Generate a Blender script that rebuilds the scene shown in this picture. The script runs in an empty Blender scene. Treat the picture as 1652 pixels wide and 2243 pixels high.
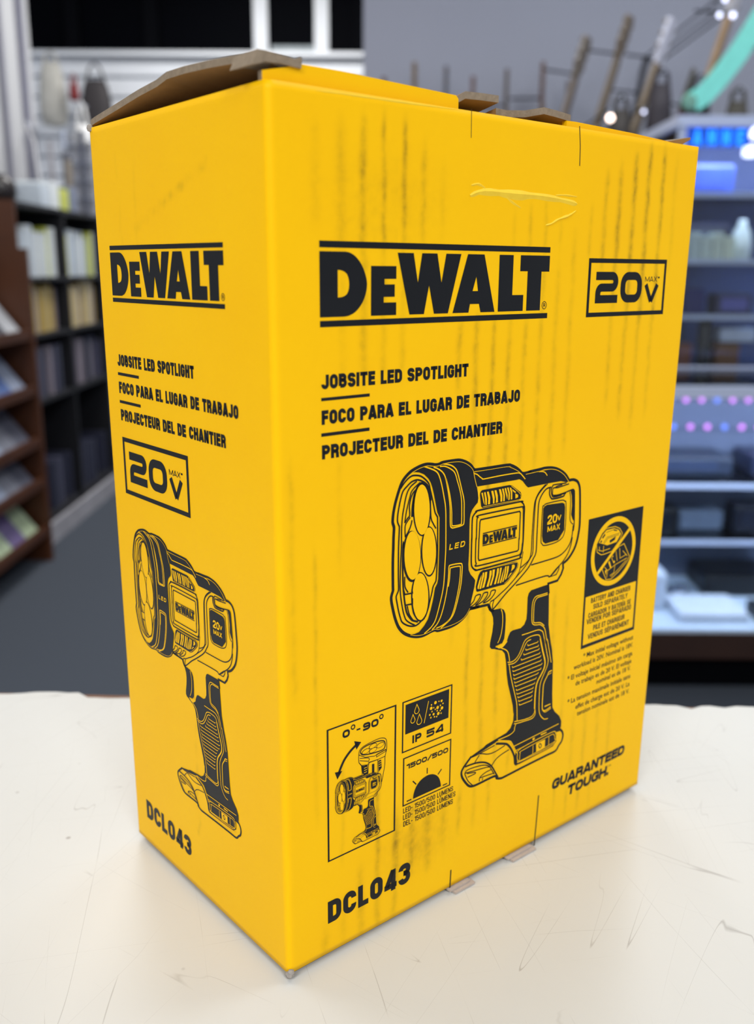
import bpy, bmesh, math, random
from mathutils import Vector, Matrix
from mathutils.geometry import delaunay_2d_cdt
random.seed(7); rnd = random.Random(3)
S = bpy.context.scene
COL = S.collection

# ------------------------------------------------------------------ camera, world, lights, exposure
YAW = 0.690693                                   # horizontal heading of the view, from +Y towards +X
CAM = Vector((-0.155721, -0.237685, 0.249132))   # metres; counter top is z = 0
cF = Vector((0.616673, 0.746124, -0.251023)); cR = Vector((0.771783, -0.635857, 0.006015)); cU = Vector((0.155127, 0.197445, 0.967962))
cd = bpy.data.cameras.new('camera'); cam = bpy.data.objects.new('camera', cd); COL.objects.link(cam)
cam.matrix_world = Matrix(((cR.x, cU.x, -cF.x, CAM.x), (cR.y, cU.y, -cF.y, CAM.y), (cR.z, cU.z, -cF.z, CAM.z), (0, 0, 0, 1)))
cd.sensor_fit = 'HORIZONTAL'; cd.sensor_width = 36.0; cd.lens = 36.0 * 2049.93 / 1652
cd.clip_start = 0.01; cd.clip_end = 60
cd.dof.use_dof = True; cd.dof.focus_distance = 0.345; cd.dof.aperture_fstop = 12.0; cd.dof.aperture_blades = 0
S.camera = cam
W = bpy.data.worlds.new('world'); S.world = W; W.use_nodes = True
bg = W.node_tree.nodes['Background']; bg.inputs[0].default_value = (0.86, 0.90, 1.0, 1); bg.inputs[1].default_value = 0.42
S.view_settings.view_transform = 'Standard'; S.view_settings.look = 'None'
S.view_settings.exposure = 0.19; S.view_settings.gamma = 1.0; S.view_settings.use_curve_mapping = False
eF = Vector((math.sin(YAW), math.cos(YAW), 0)); eR = Vector((math.cos(YAW), -math.sin(YAW), 0))
S.cycles.max_bounces = 4; S.cycles.diffuse_bounces = 2; S.cycles.glossy_bounces = 2; S.cycles.transmission_bounces = 2; S.cycles.transparent_max_bounces = 10
FLOOR = -0.95; CEIL = 2.25
def E(r, f, z):
    """shop frame: r metres right of the camera, f metres ahead of it, z above the counter"""
    return Vector((CAM.x, CAM.y, 0)) + eR * r + eF * f + Vector((0, 0, z))
# ceiling tubes of the shop: (r, f, watts)
CEILING_LIGHTS = [(-1.0, -2.1, 62), (1.0, -2.1, 62), (-0.9, 0.9, 13), (1.2, 0.9, 13), (-0.7, 3.0, 22), (1.3, 3.0, 26), (-0.6, 5.2, 46)]
for i, (r, f, w) in enumerate(CEILING_LIGHTS):
    ld = bpy.data.lights.new('ceiling_tube_light', 'AREA'); ld.shape = 'RECTANGLE'; ld.size = 1.15; ld.size_y = 0.55
    ld.energy = w; ld.color = (1.0, 0.985, 0.96) if r < 0 else (0.93, 0.97, 1.0)
    lo = bpy.data.objects.new('ceiling_tube_light', ld); COL.objects.link(lo)
    lo.location = E(r, f, CEIL - 0.075); lo.rotation_euler = (0, 0, -YAW)

# ------------------------------------------------------------------ helpers
def srgb(r, g, b):
    f = lambda c: (c / 255 / 12.92) if c / 255 <= 0.04045 else ((c / 255 + 0.055) / 1.055) ** 2.4
    return (f(r), f(g), f(b), 1)
def mat(name, rgb, rough=0.5, metal=0.0, var=0.06, scale=30, bump=0.0, spec=0.5, emit=None, alpha=None, trans=0.0):
    m = bpy.data.materials.new(name); m.use_nodes = True
    nt = m.node_tree; b = nt.nodes['Principled BSDF']
    c = srgb(*rgb)
    b.inputs['Roughness'].default_value = rough; b.inputs['Metallic'].default_value = metal
    b.inputs['Specular IOR Level'].default_value = spec
    tc = nt.nodes.new('ShaderNodeTexCoord'); n = nt.nodes.new('ShaderNodeTexNoise'); n.inputs['Scale'].default_value = scale
    n.inputs['Detail'].default_value = 4
    nt.links.new(tc.outputs['Object'], n.inputs['Vector'])
    mx = nt.nodes.new('ShaderNodeMix'); mx.data_type = 'RGBA'
    mx.inputs[6].default_value = (c[0] * (1 - var), c[1] * (1 - var), c[2] * (1 - var), 1)
    mx.inputs[7].default_value = tuple(min(1, v * (1 + var)) for v in c[:3]) + (1,)
    nt.links.new(n.outputs['Fac'], mx.inputs[0]); nt.links.new(mx.outputs[2], b.inputs['Base Color'])
    if bump:
        bp = nt.nodes.new('ShaderNodeBump'); bp.inputs['Strength'].default_value = bump; bp.inputs['Distance'].default_value = 0.002
        nt.links.new(n.outputs['Fac'], bp.inputs['Height']); nt.links.new(bp.outputs[0], b.inputs['Normal'])
    if emit:
        b.inputs['Emission Color'].default_value = srgb(*emit[:3]); b.inputs['Emission Strength'].default_value = emit[3]
    if trans:
        b.inputs['Transmission Weight'].default_value = trans
    if alpha is not None:
        b.inputs['Alpha'].default_value = alpha
    return m
class MB:
    """collects shapes, then links them as one mesh object"""
    def __init__(s): s.v = []; s.f = []; s.m = []; s.smooth = False
    def add(s, vs, fs, mi=0):
        o = len(s.v); s.v += [Vector(q) for q in vs]; s.f += [[i + o for i in q] for q in fs]; s.m += [mi] * len(fs); return s
    def box(s, x0, x1, y0, y1, z0, z1, mi=0, M=None):
        vs = [Vector((x, y, z)) for z in (z0, z1) for y in (y0, y1) for x in (x0, x1)]
        if M: vs = [M @ q for q in vs]
        return s.add(vs, [(0, 2, 3, 1), (4, 5, 7, 6), (0, 1, 5, 4), (2, 6, 7, 3), (0, 4, 6, 2), (1, 3, 7, 5)], mi)
    def prism(s, poly, a, b, mi=0, M=None):
        """poly in x,z; extruded along y from a to b"""
        n = len(poly)
        vs = [Vector((p[0], a, p[1])) for p in poly] + [Vector((p[0], b, p[1])) for p in poly]
        if M: vs = [M @ q for q in vs]
        return s.add(vs, [list(range(n)), list(range(2 * n - 1, n - 1, -1))] + [(i, i + n, (i + 1) % n + n, (i + 1) % n) for i in range(n)], mi)
    def lathe(s, prof, n=20, mi=0, M=None):
        """prof: (radius, z) pairs"""
        vs = []; fs = []
        for r, z in prof:
            vs += [Vector((r * math.cos(2 * math.pi * i / n), r * math.sin(2 * math.pi * i / n), z)) for i in range(n)]
        if M: vs = [M @ q for q in vs]
        for k in range(len(prof) - 1):
            fs += [(k * n + i, k * n + (i + 1) % n, (k + 1) * n + (i + 1) % n, (k + 1) * n + i) for i in range(n)]
        fs += [list(range(n - 1, -1, -1)), [(len(prof) - 1) * n + i for i in range(n)]]
        return s.add(vs, fs, mi)
    def tube(s, pts, rad, n=8, mi=0):
        pts = [Vector(p) for p in pts]; vs = []; fs = []
        rads = rad if isinstance(rad, (list, tuple)) else [rad] * len(pts)
        for k, p in enumerate(pts):
            d = (pts[min(k + 1, len(pts) - 1)] - pts[max(k - 1, 0)]).normalized()
            a = d.orthogonal().normalized() if k == 0 else (a - d * a.dot(d)).normalized()
            b = d.cross(a)
            vs += [p + (a * math.cos(2 * math.pi * i / n) + b * math.sin(2 * math.pi * i / n)) * rads[k] for i in range(n)]
        for k in range(len(pts) - 1):
            fs += [(k * n + i, k * n + (i + 1) % n, (k + 1) * n + (i + 1) % n, (k + 1) * n + i) for i in range(n)]
        fs += [list(range(n - 1, -1, -1)), [(len(pts) - 1) * n + i for i in range(n)]]
        return s.add(vs, fs, mi)
    def mesh(s, name, mats):
        me = bpy.data.meshes.new(name); me.from_pydata(s.v, [], s.f)
        for m in (mats if isinstance(mats, (list, tuple)) else [mats]): me.materials.append(m)
        me.polygons.foreach_set('material_index', s.m)
        bm = bmesh.new(); bm.from_mesh(me); bmesh.ops.recalc_face_normals(bm, faces=bm.faces); bm.to_mesh(me); bm.free()
        if s.smooth:
            me.polygons.foreach_set('use_smooth', [True] * len(me.polygons))
        me.update(); return me
    def build(s, name, mats, parent=None, bevel=0.0, loc=None):
        o = bpy.data.objects.new(name, s.mesh(name, mats)); COL.objects.link(o); o.parent = parent
        if loc: o.location = loc
        if bevel:
            b = o.modifiers.new('bevel', 'BEVEL'); b.width = bevel; b.segments = 2; b.limit_method = 'ANGLE'
        return o
def tag(o, label=None, cat=None, group=None, kind=None):
    if label: o['label'] = label
    if cat: o['category'] = cat
    if group: o['group'] = group
    if kind: o['kind'] = kind
    return o
def empty(name, loc, rz=-YAW):
    o = bpy.data.objects.new(name, None); COL.objects.link(o); o.empty_display_size = 0.05
    o.location = loc; o.rotation_euler = (0, 0, rz); return o
def place(o, r, f, z, rz=0.0):
    o.location = E(r, f, z); o.rotation_euler = (0, 0, -YAW + rz); return o
def copy_tree(o, parent=None):
    c = o.copy(); COL.objects.link(c); c.parent = parent
    for ch in list(o.children): copy_tree(ch, c)
    return c
# ------------------------------------------------------------------ the shop: floor, walls, ceiling
CARPET = mat('dark_carpet', (66, 72, 82), rough=.95, var=.22, scale=260, bump=.5)
PAINT = mat('pale_grey_paint', (186, 187, 190), rough=.8, var=.04, scale=3)
GREY = mat('grey_partition_paint', (158, 161, 176), rough=.75, var=.03, scale=2)
DARK = mat('near_black_paint', (8, 9, 13), rough=.9, spec=.05)
def struct(name, mb, m):
    o = mb.build(name, m); o.location = E(0, 0, 0); o.rotation_euler = (0, 0, -YAW); o['kind'] = 'structure'; return o
struct('floor', MB().box(-2.0, 3.4, -3.6, 6.6, FLOOR - .1, FLOOR), CARPET)
struct('ceiling', MB().box(-2.0, 3.4, -3.6, 6.6, CEIL, CEIL + .1), mat('ceiling_tile_white', (222, 222, 220), rough=.9, var=.05, scale=60))
struct('wall_left', MB().box(-2.0, -1.9, -3.6, 5.55, FLOOR, CEIL), PAINT)
struct('wall_back', MB().box(-2.6, 3.4, 6.6, 6.7, FLOOR, CEIL), DARK)
struct('wall_partition', MB().box(-0.075, 3.4, 4.62, 4.74, FLOOR, CEIL), GREY)
struct('baseboard_partition', MB().box(-0.075, 3.4, 4.605, 4.62, FLOOR, FLOOR + .1), mat('baseboard_grey', (90, 90, 96), rough=.6))
# dark shop window in the back wall with pale metal posts
win = empty('window_1', E(-0.9, 6.55, 1.45)); win['kind'] = 'structure'
ALU = mat('brushed_aluminium', (186, 194, 210), rough=.35, metal=.6, var=.06, scale=40)
RAIL = mat('satin_pale_rail', (196, 206, 232), rough=.35, var=.04, scale=20)
WHITE = mat('white_enamel', (226, 230, 236), rough=.4, var=.03)
GLASSDARK = mat('dark_window_pane', (4, 5, 9), rough=.6, spec=.02)
for x in (-1.05, -.55, .145, .53, .78): MB().box(x - .045, x + .045, -.06, .0, 0, .8).build('window_post', [WHITE if x in (.145, .53) else DARK], win)
for x0, x1 in ((-1.6, -1.1), (-1.0, -.6), (-.5, .1), (.19, .485), (.575, .735)): MB().box(x0, x1, -.03, -.02, .05, .8).build('pane', [GLASSDARK], win)
MB().box(-1.6, .8, -.09, .0, -.0, .05).build('window_sill', [WHITE], win)
MB().box(.21, .48, -.055, -.035, .06, .17).build('vent_panel', [mat('pale_vent', (150, 160, 165), rough=.5, var=.4, scale=18)], win)
# ceiling fixtures, one over each tube light
fix0 = None
for i, (r, f, w) in enumerate(CEILING_LIGHTS):
    if fix0 is None:
        fx = empty('ceiling_light', E(r, f, CEIL)); MB().box(-.62, .62, -.32, -.29, -.06, 0).box(-.62, .62, .29, .32, -.06, 0).box(-.62, -.59, -.29, .29, -.06, 0).box(.59, .62, -.29, .29, -.06, 0).build('frame', [WHITE], fx)
        MB().box(-.59, .59, -.29, .29, -.02, -.002).build('reflector', [WHITE], fx); fix0 = fx
    else:
        fx = copy_tree(fix0); fx.location = E(r, f, CEIL)
    tag(fx, 'flush white ceiling light panel with a shallow metal frame', 'ceiling light', 'ceiling light panels over the shop')
# ------------------------------------------------------------------ the counter
def laminate():
    m = bpy.data.materials.new('worn_cream_laminate'); m.use_nodes = True; nt = m.node_tree; b = nt.nodes['Principled BSDF']
    N = nt.nodes.new; Lk = nt.links.new
    tc = N('ShaderNodeTexCoord')
    def noise(scale, det=4, vec=None):
        n = N('ShaderNodeTexNoise'); n.inputs['Scale'].default_value = scale; n.inputs['Detail'].default_value = det; Lk(vec or tc.outputs['Object'], n.inputs['Vector']); return n
    base = noise(7); mx = N('ShaderNodeMix'); mx.data_type = 'RGBA'; mx.inputs[6].default_value = srgb(209, 207, 201); mx.inputs[7].default_value = srgb(220, 219, 214); Lk(base.outputs['Fac'], mx.inputs[0])
    cur = mx.outputs[2]
    # hairline scratches in several directions: thin bands of stretched, warped noise
    for ang, sc, thr, strength in ((0.5, 60, .0015, .46), (1.35, 52, .0015, .44), (2.2, 66, .0015, .42), (2.9, 44, .0014, .5), (0.05, 76, .0015, .4)):
        m0 = N('ShaderNodeMapping'); m0.inputs['Rotation'].default_value = (0, 0, ang); m0.inputs['Location'].default_value = (ang * 3.7, ang, 0); Lk(tc.outputs['Object'], m0.inputs['Vector'])
        mp = N('ShaderNodeMapping'); mp.inputs['Scale'].default_value = (1, .05, 1); Lk(m0.outputs[0], mp.inputs['Vector'])
        n = noise(sc, 0.6, mp.outputs[0])
        d = N('ShaderNodeMath'); d.operation = 'SUBTRACT'; d.inputs[1].default_value = .5; Lk(n.outputs['Fac'], d.inputs[0])
        a = N('ShaderNodeMath'); a.operation = 'ABSOLUTE'; Lk(d.outputs[0], a.inputs[0])
        r = N('ShaderNodeMapRange'); r.inputs[1].default_value = 0; r.inputs[2].default_value = thr; r.inputs[3].default_value = strength; r.inputs[4].default_value = 0; Lk(a.outputs[0], r.inputs[0])
        br = noise(11 + 7 * ang, 2); k = N('ShaderNodeMapRange'); k.inputs[1].default_value = .47; k.inputs[2].default_value = .60; Lk(br.outputs['Fac'], k.inputs[0])
        mu = N('ShaderNodeMath'); mu.operation = 'MULTIPLY'; mu.use_clamp = True; Lk(r.outputs[0], mu.inputs[0]); Lk(k.outputs[0], mu.inputs[1])
        m2 = N('ShaderNodeMix'); m2.data_type = 'RGBA'; m2.inputs[7].default_value = srgb(120, 108, 96); Lk(mu.outputs[0], m2.inputs[0]); Lk(cur, m2.inputs[6]); cur = m2.outputs[2]
    # specks
    v = N('ShaderNodeTexVoronoi'); v.inputs['Scale'].default_value = 34; Lk(tc.outputs['Object'], v.inputs['Vector'])
    r = N('ShaderNodeMapRange'); r.inputs[1].default_value = .02; r.inputs[2].default_value = .05; r.inputs[3].default_value = .5; r.inputs[4].default_value = 0; Lk(v.outputs['Distance'], r.inputs[0])
    m2 = N('ShaderNodeMix'); m2.data_type = 'RGBA'; m2.inputs[7].default_value = srgb(112, 92, 74); Lk(r.outputs[0], m2.inputs[0]); Lk(cur, m2.inputs[6]); cur = m2.outputs[2]
    Lk(cur, b.inputs['Base Color']); b.inputs['Roughness'].default_value = .34; b.inputs['Specular IOR Level'].default_value = .4
    return m
LAM = laminate(); CORE = mat('chipboard_core', (126, 92, 72), rough=.95, var=.3, scale=200, bump=.3)
ct = empty('shop_counter', E(0, 0.2, FLOOR), -YAW); tag(ct, 'shop counter with a scratched cream white laminate top and chipped back edge', 'counter')

edge = []
x = -1.1
while x < 1.3:
    base_f = 0.5212 - 0.033 * (x + 0.2)
    chip = 0.0
    if -0.178 < x < -0.142: chip = -0.0062
    elif abs(x + .222) < .008: chip = -.004
    elif abs(x - .184) < .004: chip = -.005
    elif rnd.random() < .25: chip = -.0022 * rnd.random()
    edge.append((x, base_f + chip + (rnd.random() - .5) * .0011)); x += .0045 + rnd.random() * .004
sheet = [(-1.1, -0.42), (1.3, -0.42)] + edge[::-1]
mb = MB(); n = len(sheet)
mb.add([(q[0], q[1] - .2, -FLOOR - .0012) for q in sheet] + [(q[0], q[1] - .2, -FLOOR) for q in sheet], [list(range(n)), list(range(n, 2 * n))] + [(i, (i + 1) % n, (i + 1) % n + n, i + n) for i in range(n)])
mb.build('laminate_top', [LAM], ct)
core = [(-1.1, -0.42), (1.3, -0.42), (1.3, .5212 - .033 * 1.5), (-1.1, .5212 + .033 * .9)]
mb = MB(); n = 4; mb.add([(q[0], q[1] - .2, -FLOOR - .032) for q in core] + [(q[0], q[1] - .2, -FLOOR - .0013) for q in core], [list(range(n)), list(range(n, 2 * n))] + [(i, (i + 1) % n, (i + 1) % n + n, i + n) for i in range(n)])
mb.build('chipboard_core', [CORE], ct)
MB().box(-1.05, 1.25, -.5, .22, 0.0, -FLOOR - .032).build('cabinet', [mat('counter_base_grey', (66, 66, 72), rough=.7)], ct)
# ------------------------------------------------------------------ the yellow carton
# corners, measured: near edge BL-TL, right edge BR-TR, left edge LB-LT
BL = Vector((0.0018, 0.0012, 0.0)); BR = Vector((0.2097, -0.0002, 0.0)); LB = Vector((-0.0007, 0.1177, 0.0))
TL = Vector((0.0009, 0.0018, 0.3007)); TR = Vector((0.2161, 0.0003, 0.2998)); LT = Vector((-0.0016, 0.1188, 0.2993))
nF = (BR - BL).cross(TL - BL).normalized(); nS = (BL - LB).cross(TL - LB).normalized()
fu = (BR - BL).normalized(); fv = nF.cross(fu); su = (BL - LB).normalized(); sv = nS.cross(su)
def front(u, v, w=0.0): return BL + (fu * u + fv * v + nF * w) * 0.001     # millimetres on the wide face
def side(u, v, w=0.0): return LB + (su * u + sv * v + nS * w) * 0.001       # millimetres on the narrow face
LIFT = 0.0030
def yellow_board():
    m = bpy.data.materials.new('yellow_printed_board'); m.use_nodes = True; nt = m.node_tree; b = nt.nodes['Principled BSDF']
    tc = nt.nodes.new('ShaderNodeTexCoord')
    n = nt.nodes.new('ShaderNodeTexNoise'); n.inputs['Scale'].default_value = 22; n.inputs['Detail'].default_value = 3
    nt.links.new(tc.outputs['Object'], n.inputs['Vector'])
    mx = nt.nodes.new('ShaderNodeMix'); mx.data_type = 'RGBA'
    mx.inputs[6].default_value = srgb(252, 190, 0); mx.inputs[7].default_value = srgb(255, 199, 1)
    nt.links.new(n.outputs['Fac'], mx.inputs[0])
    # rubbed-in dirt along the flutes, broken up by a fine grain
    at = nt.nodes.new('ShaderNodeAttribute'); at.attribute_name = 'scuff'
    g = nt.nodes.new('ShaderNodeTexNoise'); g.inputs['Scale'].default_value = 420; g.inputs['Detail'].default_value = 3
    nt.links.new(tc.outputs['Object'], g.inputs['Vector'])
    rmp = nt.nodes.new('ShaderNodeMapRange'); rmp.inputs[1].default_value = 0.3; rmp.inputs[2].default_value = 0.7; rmp.inputs[3].default_value = 0.55; rmp.inputs[4].default_value = 1.15
    nt.links.new(g.outputs['Fac'], rmp.inputs[0])
    mul = nt.nodes.new('ShaderNodeMath'); mul.operation = 'MULTIPLY'; mul.use_clamp = True
    nt.links.new(at.outputs['Fac'], mul.inputs[0]); nt.links.new(rmp.outputs[0], mul.inputs[1])
    mx2 = nt.nodes.new('ShaderNodeMix'); mx2.data_type = 'RGBA'; mx2.inputs[7].default_value = srgb(70, 58, 24)
    nt.links.new(mul.outputs[0], mx2.inputs[0]); nt.links.new(mx.outputs[2], mx2.inputs[6])
    nt.links.new(mx2.outputs[2], b.inputs['Base Color'])
    b.inputs['Roughness'].default_value = 0.46; b.inputs['Specular IOR Level'].default_value = 0.14
    bp = nt.nodes.new('ShaderNodeBump'); bp.inputs['Strength'].default_value = 0.12; bp.inputs['Distance'].default_value = 0.0004
    nt.links.new(g.outputs['Fac'], bp.inputs['Height']); nt.links.new(bp.outputs[0], b.inputs['Normal'])
    return m
YEL = yellow_board()
INK = mat('black_ink', (18, 20, 24), rough=0.42, var=0.25, scale=60, spec=0.22)
KRAFT = mat('kraft_board', (150, 112, 62), rough=0.9, var=0.12, scale=140, bump=0.2)
KEDGE = mat('kraft_cut_edge', (140, 124, 104), rough=0.95, var=0.3, scale=420, bump=0.3)
SLIT = mat('cut_slit', (60, 44, 10), rough=0.9)
TORN = mat('torn_paper_yellow', (255, 208, 50), rough=0.8, var=0.1, scale=300)
carton = empty('cardboard_box', (0, 0, 0), 0.0)
tag(carton, 'worn yellow cardboard spotlight box with black print and lifted top flaps on the white counter', 'box')
# dirt marks: (u mm, v0, v1, strength, width mm) on the wide face; flutes are about 8.5 mm apart
STREAKS = [(15.5, 262, 292, .10, 1.6), (25.4, 255, 292, .22, 1.6), (33.8, 255, 293, .5, 1.1), (42.2, 256, 295, .42, .8), (50.7, 256, 294, .6, .9), (59.1, 256, 288, .3, 1.0), (67.5, 258, 282, .1, 1.2),
 (33.9, 214, 255, .35, 1.3), (42.3, 214, 255, .2, 1.1), (50.8, 214, 255, .2, 1.1), (25.4, 214, 255, .12, 1.4),
 (111, 256, 270, .4, .9), (119.5, 255, 272, .32, .9), (102.5, 256, 268, .15, .9), (128, 258, 270, .16, .9),
 (145.5, 252, 272, .2, 1.0), (153.8, 250, 285, .42, 1.1), (162.3, 236, 288, .55, 1.2), (171.6, 228, 292, .6, 1.2), (180.6, 228, 296, .62, 1.2), (190.2, 230, 297, .5, 1.1), (199, 250, 294, .14, 1.2),
 (162.0, 196, 236, .22, 1.2), (171.0, 190, 228, .25, 1.2), (180.0, 186, 228, .22, 1.2), (189.5, 190, 230, .2, 1.2),
 (77, 205, 232, .3, 1.1), (85.5, 160, 232, .42, 1.1), (94, 165, 232, .42, 1.0), (102.5, 170, 231, .33, 1.1), (111, 176, 231, .28, 1.1), (119.5, 176, 250, .26, 1.1), (128, 176, 250, .22, 1.2), (136.5, 180, 262, .18, 1.2),
 (4.8, 110, 190, .16, 1.0), (13.5, 95, 160, .22, .7), (13.2, 60, 95, .12, .9), (24, 150, 190, .1, 1.0),
 (77, 112, 150, .12, 1.1), (85.5, 84, 150, .36, .9), (94, 75, 140, .3, 1.0), (102.5, 72, 128, .28, 1.1), (111, 66, 120, .14, 1.2),
 (86, 52, 84, .22, 1.0), (94.5, 52, 75, .26, 1.1), (103, 48, 66, .26, 1.0), (111.5, 44, 60, .22, 1.0),
 (136.5, 60, 118, .2, 1.1), (145, 52, 112, .18, 1.1), (153.5, 30, 56, .16, 1.2), (162, 30, 60, .18, 1.2), (171, 28, 58, .15, 1.2), (180, 26, 56, .14, 1.2),
 (24.5, 40, 78, .2, .8), (41, 16, 70, .44, 1.0), (50, 18, 50, .5, 1.3), (58.5, 20, 52, .36, 1.3), (66.5, 18, 44, .34, 1.4), (75, 26, 42, .26, 1.2), (83.5, 28, 46, .26, 1.0), (92, 28, 46, .24, 1.0), (100.5, 28, 46, .22, 1.0),
 (33, 3, 32, .34, 1.4), (41, 3, 20, .34, 1.2), (49.5, 4, 18, .26, 1.2), (24.5, 5, 22, .16, 1.4), (16.5, 2, 14, .2, 1.4), (143, 14, 28, .24, .8), (151.5, 8, 22, .2, .9), (160, 8, 24, .2, 1.0), (168.5, 8, 24, .16, 1.0)]
def hash1(a, b):
    x = math.sin(a * 12.9898 + b * 78.233) * 43758.5453; return x - math.floor(x)
def wob(k, v):
    a = math.floor(v / 6.0); t = v / 6.0 - a; t = t * t * (3 - 2 * t)
    return hash1(k, a) * (1 - t) + hash1(k, a + 1) * t
def scuff_front(u, v):
    s = 0.0
    for k, (c, v0, v1, a, w) in enumerate(STREAKS):
        d = abs(u - c - (wob(k, v) - .5) * .7)
        if d > 3.2 * w or v < v0 - 6 or v > v1 + 6: continue
        e = min(1, max(0, (v - v0 + 4) / 8)) * min(1, max(0, (v1 + 4 - v) / 8))
        s = max(s, a * .8 * math.exp(-(d / (w * 1.2)) ** 2) * e * (.45 + .8 * wob(k + 91, v * 1.7)))
    cloud = 0.16 * math.exp(-((u - 62) / 16) ** 2 - ((v - 32) / 12) ** 2) + 0.08 * math.exp(-((u - 44) / 22) ** 2 - ((v - 270) / 14) ** 2)
    return min(1, s + cloud * (.4 + wob(int(u / 3) + 300, v * 2)))
def scuff_side(u, v):
    s = 0.0
    t = (u - 48.8) / (69.6 - 48.8)
    if -.9 < t < 1.6:                                   # long rubbed diagonal
        d = abs(v - (269 + t * 7.6)); s = 0.20 * math.exp(-(d / 1.1) ** 2) * (.3 + wob(5, u * 3)) * (1 if 0 < t < 1 else .45)
    for k, (c, v0, v1, a) in enumerate([(56.5, 30, 62, .20), (57.5, 62, 80, .08), (33, 255, 290, .06), (20, 250, 290, .05)]):
        if v0 < v < v1: s = max(s, a * math.exp(-((u - c - (wob(k, v) - .5) * 2) / 1.0) ** 2) * wob(k + 40, v * 2))
    return s
def make_body():
    NU, NS_, NV, RAD = 330, 130, 130, 2.6
    vs, sc = [], []
    for j in range(NV + 1):
        t = j / NV
        N = BL.lerp(TL, t); R_ = BR.lerp(TR, t); L_ = LB.lerp(LT, t); K = R_ + (L_ - N)
        z0 = LIFT * (1 - t)
        dl = (L_ - N).normalized(); dr = (R_ - N).normalized(); wl = (L_ - N).length; wr = (R_ - N).length
        row = []
        def corner(P, a, b, r, n):
            p0 = P + a * r; p2 = P + b * r
            return [p0 * (1 - q) ** 2 + P * 2 * q * (1 - q) + p2 * q * q for q in [i / n for i in range(n + 1)]]
        r = RAD * .001
        for i in range(NS_ + 1): row.append(L_ - dl * (r * .5 + (wl - r * 1.5) * i / NS_))
        row += corner(N, dl, dr, r, 8)[1:-1]
        for i in range(NU + 1): row.append(N + dr * (r + (wr - r * 1.4) * i / NU))
        row += corner(R_, -dr, dl, r * .4, 3)[1:]
        row += [R_.lerp(K, .5), K, K.lerp(L_, .5)]
        row += corner(L_, dr, -dl, r * .5, 3)[:-1]
        for i, p in enumerate(row):
            q = p + Vector((0, 0, z0)); 
            vs.append(q)
            if i <= NS_: d = q - LB; sc.append(scuff_side(d.dot(su) * 1000, d.dot(sv) * 1000))
            elif i <= NS_ + 8 + NU: d = q - BL; sc.append(scuff_front(d.dot(fu) * 1000, d.dot(fv) * 1000))
            else: sc.append(0.0)
    n = len(row)
    fs = [(j * n + i, j * n + (i + 1) % n, (j + 1) * n + (i + 1) % n, (j + 1) * n + i) for j in range(NV) for i in range(n)]
    me = bpy.data.meshes.new('body'); me.from_pydata([tuple(v) for v in vs], [], fs)
    a = me.attributes.new('scuff', 'FLOAT', 'POINT'); a.data.foreach_set('value', sc)
    me.polygons.foreach_set('use_smooth', [True] * len(fs))
    me.materials.append(YEL); me.materials.append(KRAFT); me.update()
    o = bpy.data.objects.new('body', me); COL.objects.link(o); o.parent = carton
    so = o.modifiers.new('board', 'SOLIDIFY'); so.thickness = 0.0024; so.offset = -1; so.material_offset = 1; so.material_offset_rim = 0
    return o
body = make_body()
def plate(name, poly, w0, w1, mats, frame=front, edge=1, label=None):
    """flat board cut to poly (mm on a face), from depth w0 to w1; mats[0] faces, mats[1] cut edge"""
    mb = MB(); n = len(poly)
    mb.add([frame(u, v, w0) for u, v in poly] + [frame(u, v, w1) for u, v in poly], [list(range(n)), list(range(2 * n - 1, n - 1, -1))], 0)
    mb.add([frame(u, v, w0) for u, v in poly] + [frame(u, v, w1) for u, v in poly], [(i, i + n, (i + 1) % n + n, (i + 1) % n) for i in range(n)], edge)
    o = mb.build(name, mats, carton)
    if label: o['label'] = label
    return o
# lid: hinged at the back, bowed, lifted at the left front corner
def make_lid():
    prof = [(0, 299.9), (3.4, 300.6), (20.7, 302.9), (38.5, 305.4), (51.6, 306.8), (58.6, 308.2), (69.8, 308.3), (83.6, 307.9), (96.5, 307.2), (106, 306.7), (112, 306.2)]
    mb = MB(); vs = []; NQ = 16
    for th in (0.0, 2.2):
        for u, v in prof:
            for q in range(NQ + 1):
                k = q / NQ
                p = side(u + .3, 297.9 + (v - 297.9) * (1 - k) ** 4 + th * (1 - .3 * k))
                vs.append(p + fu * (.0004 + .2095 * k))
    n = NQ + 1; m = len(prof); o = n * m
    bot = [(i * n + q, i * n + q + 1, (i + 1) * n + q + 1, (i + 1) * n + q) for i in range(m - 1) for q in range(NQ)]
    mb.add(vs, bot, 1)
    mb.f += [tuple(x + o for x in reversed(t)) for t in bot]; mb.m += [0] * len(bot)
    rim = [(i * n, (i + 1) * n, (i + 1) * n + o, i * n + o) for i in range(m - 1)] + [(i * n + NQ, i * n + NQ + o, (i + 1) * n + NQ + o, (i + 1) * n + NQ) for i in range(m - 1)]
    rim += [(q, q + o, q + 1 + o, q + 1) for q in range(NQ)] + [((m - 1) * n + q, (m - 1) * n + q + 1, (m - 1) * n + q + 1 + o, (m - 1) * n + q + o) for q in range(NQ)]
    mb.f += rim; mb.m += [2] * len(rim)
    return mb.build('lid', [YEL, KRAFT, KEDGE], carton)
make_lid()['label'] = 'lifted top flap with brown kraft underside'
plate('tuck_flap', [(-.4, 292), (-.4, 303.4), (7.9, 305.2), (13, 306.7), (27.6, 306.6), (52.8, 305.8), (75.3, 305.1), (76.4, 304.1), (76.5, 292)], -2.9, -5.0, [YEL, KEDGE])
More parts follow.
